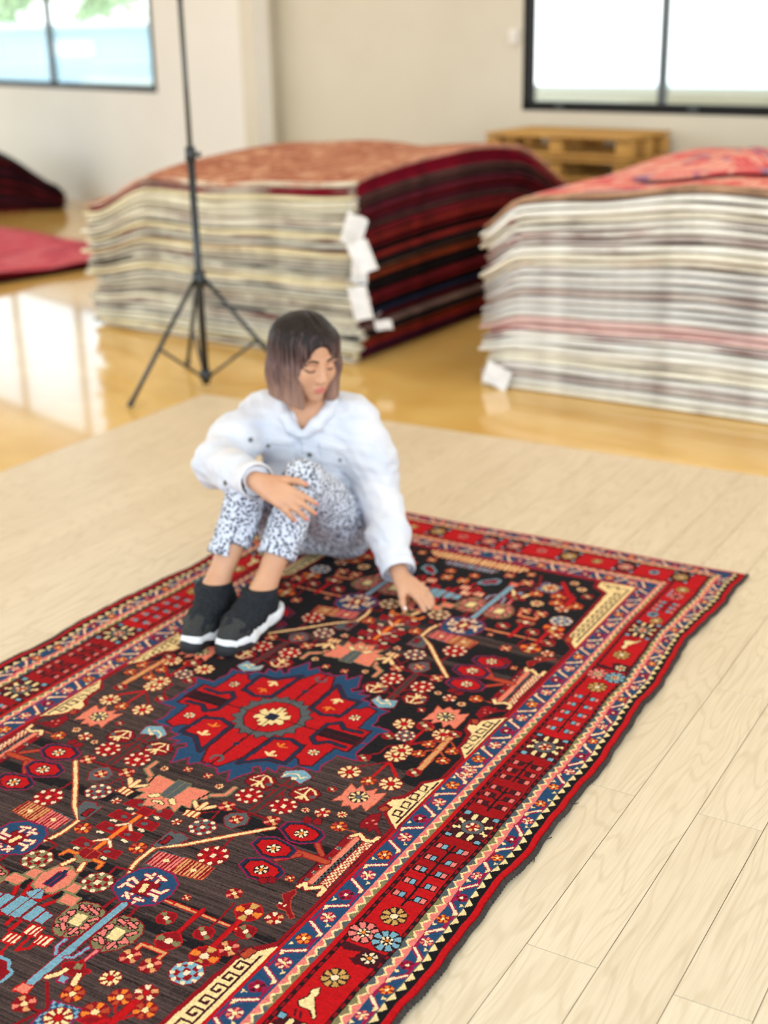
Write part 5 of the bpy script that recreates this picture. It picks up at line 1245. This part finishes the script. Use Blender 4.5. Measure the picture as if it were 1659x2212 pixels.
# ---------------------------------------------------------------- paper tags
M_PAPER = material('white_paper', srgb(244, 244, 246), .7)
def paper_tag(px, py, off, w, h, rot, lab, tilt=.5):
    """card tag on a string at the corner of a stack"""
    base = C1; # nearest corner column of the stack behind the tripod
    P = at_y(px, py, base[1] - off)
    R = Matrix.Rotation(-.62, 3, 'Z') @ Matrix.Rotation(rot, 3, 'Y') @ Matrix.Rotation(tilt * .4, 3, 'X')
    nx = 7; v = []; f = []
    for s in (0, 1):
        for i in range(nx):
            u = i / (nx - 1) - .5; bend = .018 * math.sin(u * 5)
            for z in (-h / 2, h / 2): v.append(tuple(R @ Vector((u * w, bend + s * .0025, z))))
    n2 = nx * 2
    for i in range(nx - 1):
        a = i * 2; f += [(a, a + 2, a + 3, a + 1), (n2 + a, n2 + a + 1, n2 + a + 3, n2 + a + 2), (a, n2 + a, n2 + a + 2, a + 2), (a + 1, a + 3, n2 + a + 3, n2 + a + 1)]
    f += [(0, 1, n2 + 1, n2), (n2 - 2, 2 * n2 - 2, 2 * n2 - 1, n2 - 1)]
    o = link('paper_tag', mesh_of('paper_tag', v, f), M_PAPER); o.location = P; tag(o, lab, 'tag', 'white paper tags on the rug stacks')
    MB().tube([R @ Vector((-w * .45, 0, h * .35)), R @ Vector((-w * .6, .02, h * .6)), R @ Vector((-w * .6, .07, h * .7))], .0015, 5).build('string', M_PAPER, o)
paper_tag(764, 498, .10, .11, .17, .5, 'topmost white paper tag at the corner of the red rug stack')
paper_tag(782, 556, .22, .11, .15, -.3, 'wide white paper tag just below the topmost one')
paper_tag(776, 592, .09, .08, .10, .2, 'small white paper tag third from the top at the stack corner')
paper_tag(778, 655, .11, .10, .17, -.1, 'tall white paper tag hanging lowest but one at the stack corner')
paper_tag(828, 702, .02, .09, .05, .0, 'small white paper tag lowest on the red rug sides')
o = None
def floor_tag():
    P = at_z(1072, 818, .035); mb = MB().box((0, 0, 0), (.13, .004, .10), Matrix.Rotation(-.6, 3, 'Z') @ Matrix.Rotation(.35, 3, 'Y')); o = mb.build('paper_tag', M_PAPER); o.location = P + Vector((0, -.03, .02)); tag(o, 'white paper tag at the foot of the right rug stack', 'tag', 'white paper tags on the rug stacks')
floor_tag()

# ---------------------------------------------------------------- light stand
def light_stand():
    M_BLK = material('black_satin_metal', srgb(28, 36, 42), .35, spec=.6); M_GRY = material('grey_metal_tube', srgb(96, 96, 92), .4)
    base = at_z(446, 838, FLOOR_Z); r = bpy.data.objects.new('light_stand', None); COL.objects.link(r); r.location = base
    tag(r, 'tall black tripod light stand behind the seated woman', 'light stand')
    top = .515
    MB().tube([(0, 0, .02), (0, 0, 1.08)], .0175, 14).build('column', M_BLK, r, True)
    MB().tube([(0, 0, 1.06), (0, 0, 1.75)], .0125, 12).build('middle_tube', M_GRY, r, True)
    MB().tube([(0, 0, 1.74), (0, 0, 2.75)], .0105, 12).build('upper_tube', M_GRY, r, True)
    for z, rr in ((1.07, .024), (1.75, .021)):
        c = MB().tube([(0, 0, z - .035), (0, 0, z - .03), (0, 0, z + .03), (0, 0, z + .035)], [.014, rr, rr, .014], 14).build('collar', M_BLK, r, True)
        MB().tube([(0, 0, z), (.045, -.02, z)], [.006, .012], 8).build('lock_knob', M_BLK, c, True)
    MB().tube([(0, 0, top - .04), (0, 0, top - .035), (0, 0, top + .035), (0, 0, top + .04)], [.016, .030, .030, .016], 14).build('leg_hub', M_BLK, r, True)
    MB().tube([(0, 0, .035), (0, 0, .04), (0, 0, .085), (0, 0, .09)], [.016, .026, .026, .016], 14).build('brace_hub', M_BLK, r, True)
    f1 = at_z(280, 884, FLOOR_Z) - base; a0 = math.atan2(f1.y, f1.x); R = f1.xy.length
    for i in range(3):
        a = a0 + i * 2 * math.pi / 3; d = Vector((math.cos(a), math.sin(a), 0)); foot = d * R + Vector((0, 0, .012)); hub = d * .026 + Vector((0, 0, top))
        lg = MB().tube([hub, foot], .0105, 10).build('leg', M_BLK, r, True)
        MB().tube([foot - (foot - hub).normalized() * .03, foot], .0135, 10).build('rubber_foot', M_BLK, lg, True)
        m = hub.lerp(foot, .55); MB().tube([d * .024 + Vector((0, 0, .06)), m], .0068, 8).build('brace', M_BLK, r, True)
light_stand()

# ---------------------------------------------------------------- pallets by the right wall
def pallets():
    M_PINE = material('raw_pine', srgb(206, 160, 84), .75, srgb(180, 132, 62), 6, 4, (1, 8, 8), bump=.2)
    kc = wall_k(AR, dR, 1303, 300); c = AR + dR * kc - nR * .36; rot = math.atan2(dR.y, dR.x)
    bd = MB().box((0, 0, 0), (1.08, .098, .022)).mesh('deck_board', bevel=.003); bk = MB().box((0, 0, 0), (.10, .09, .084)).mesh('block', bevel=.003)
    pos = ['lowest', 'second from bottom', 'third from bottom', 'third from top', 'second from top', 'topmost']
    for i in range(6):
        r = bpy.data.objects.new('wooden_pallet', None); COL.objects.link(r); r.location = (c.x, c.y, FLOOR_Z + i * .150); r.rotation_euler = (0, 0, rot + .02 * math.sin(i * 3))
        tag(r, f'raw pine pallet, {pos[i]} in the pile below the right window', 'pallet', 'pallets below the right window')
        for y in (-.24, 0, .24):
            q = link('deck_board', bd, M_PINE, r); q.location = (0, y, .011)
            for x in (-.49, 0, .49): q = link('block', bk, M_PINE, r); q.location = (x, y, .064)
        for y in (-.25, -.125, 0, .125, .25): q = link('deck_board', bd, M_PINE, r); q.location = (0, y, .117 + .011)
pallets()
def wall_box():
    k = wall_k(AR, dR, 1112, 75); P = AR + dR * k - nR * .012; z = 1.6 - (75 - 38) / F_PX * P.y * .95
    r = bpy.data.objects.new('wall_thermostat', None); COL.objects.link(r); r.location = (P.x, P.y, z); r.rotation_euler = (0, 0, math.atan2(dR.y, dR.x)); tag(r, 'small white box on the wall left of the right window', 'thermostat')
    MB().box((0, -.004, 0), (.07, .03, .10)).build('housing', M_CEIL, r, bevel=.006); MB().box((0, -.020, .012), (.04, .004, .03)).build('display', M_WALL, r)
wall_box()
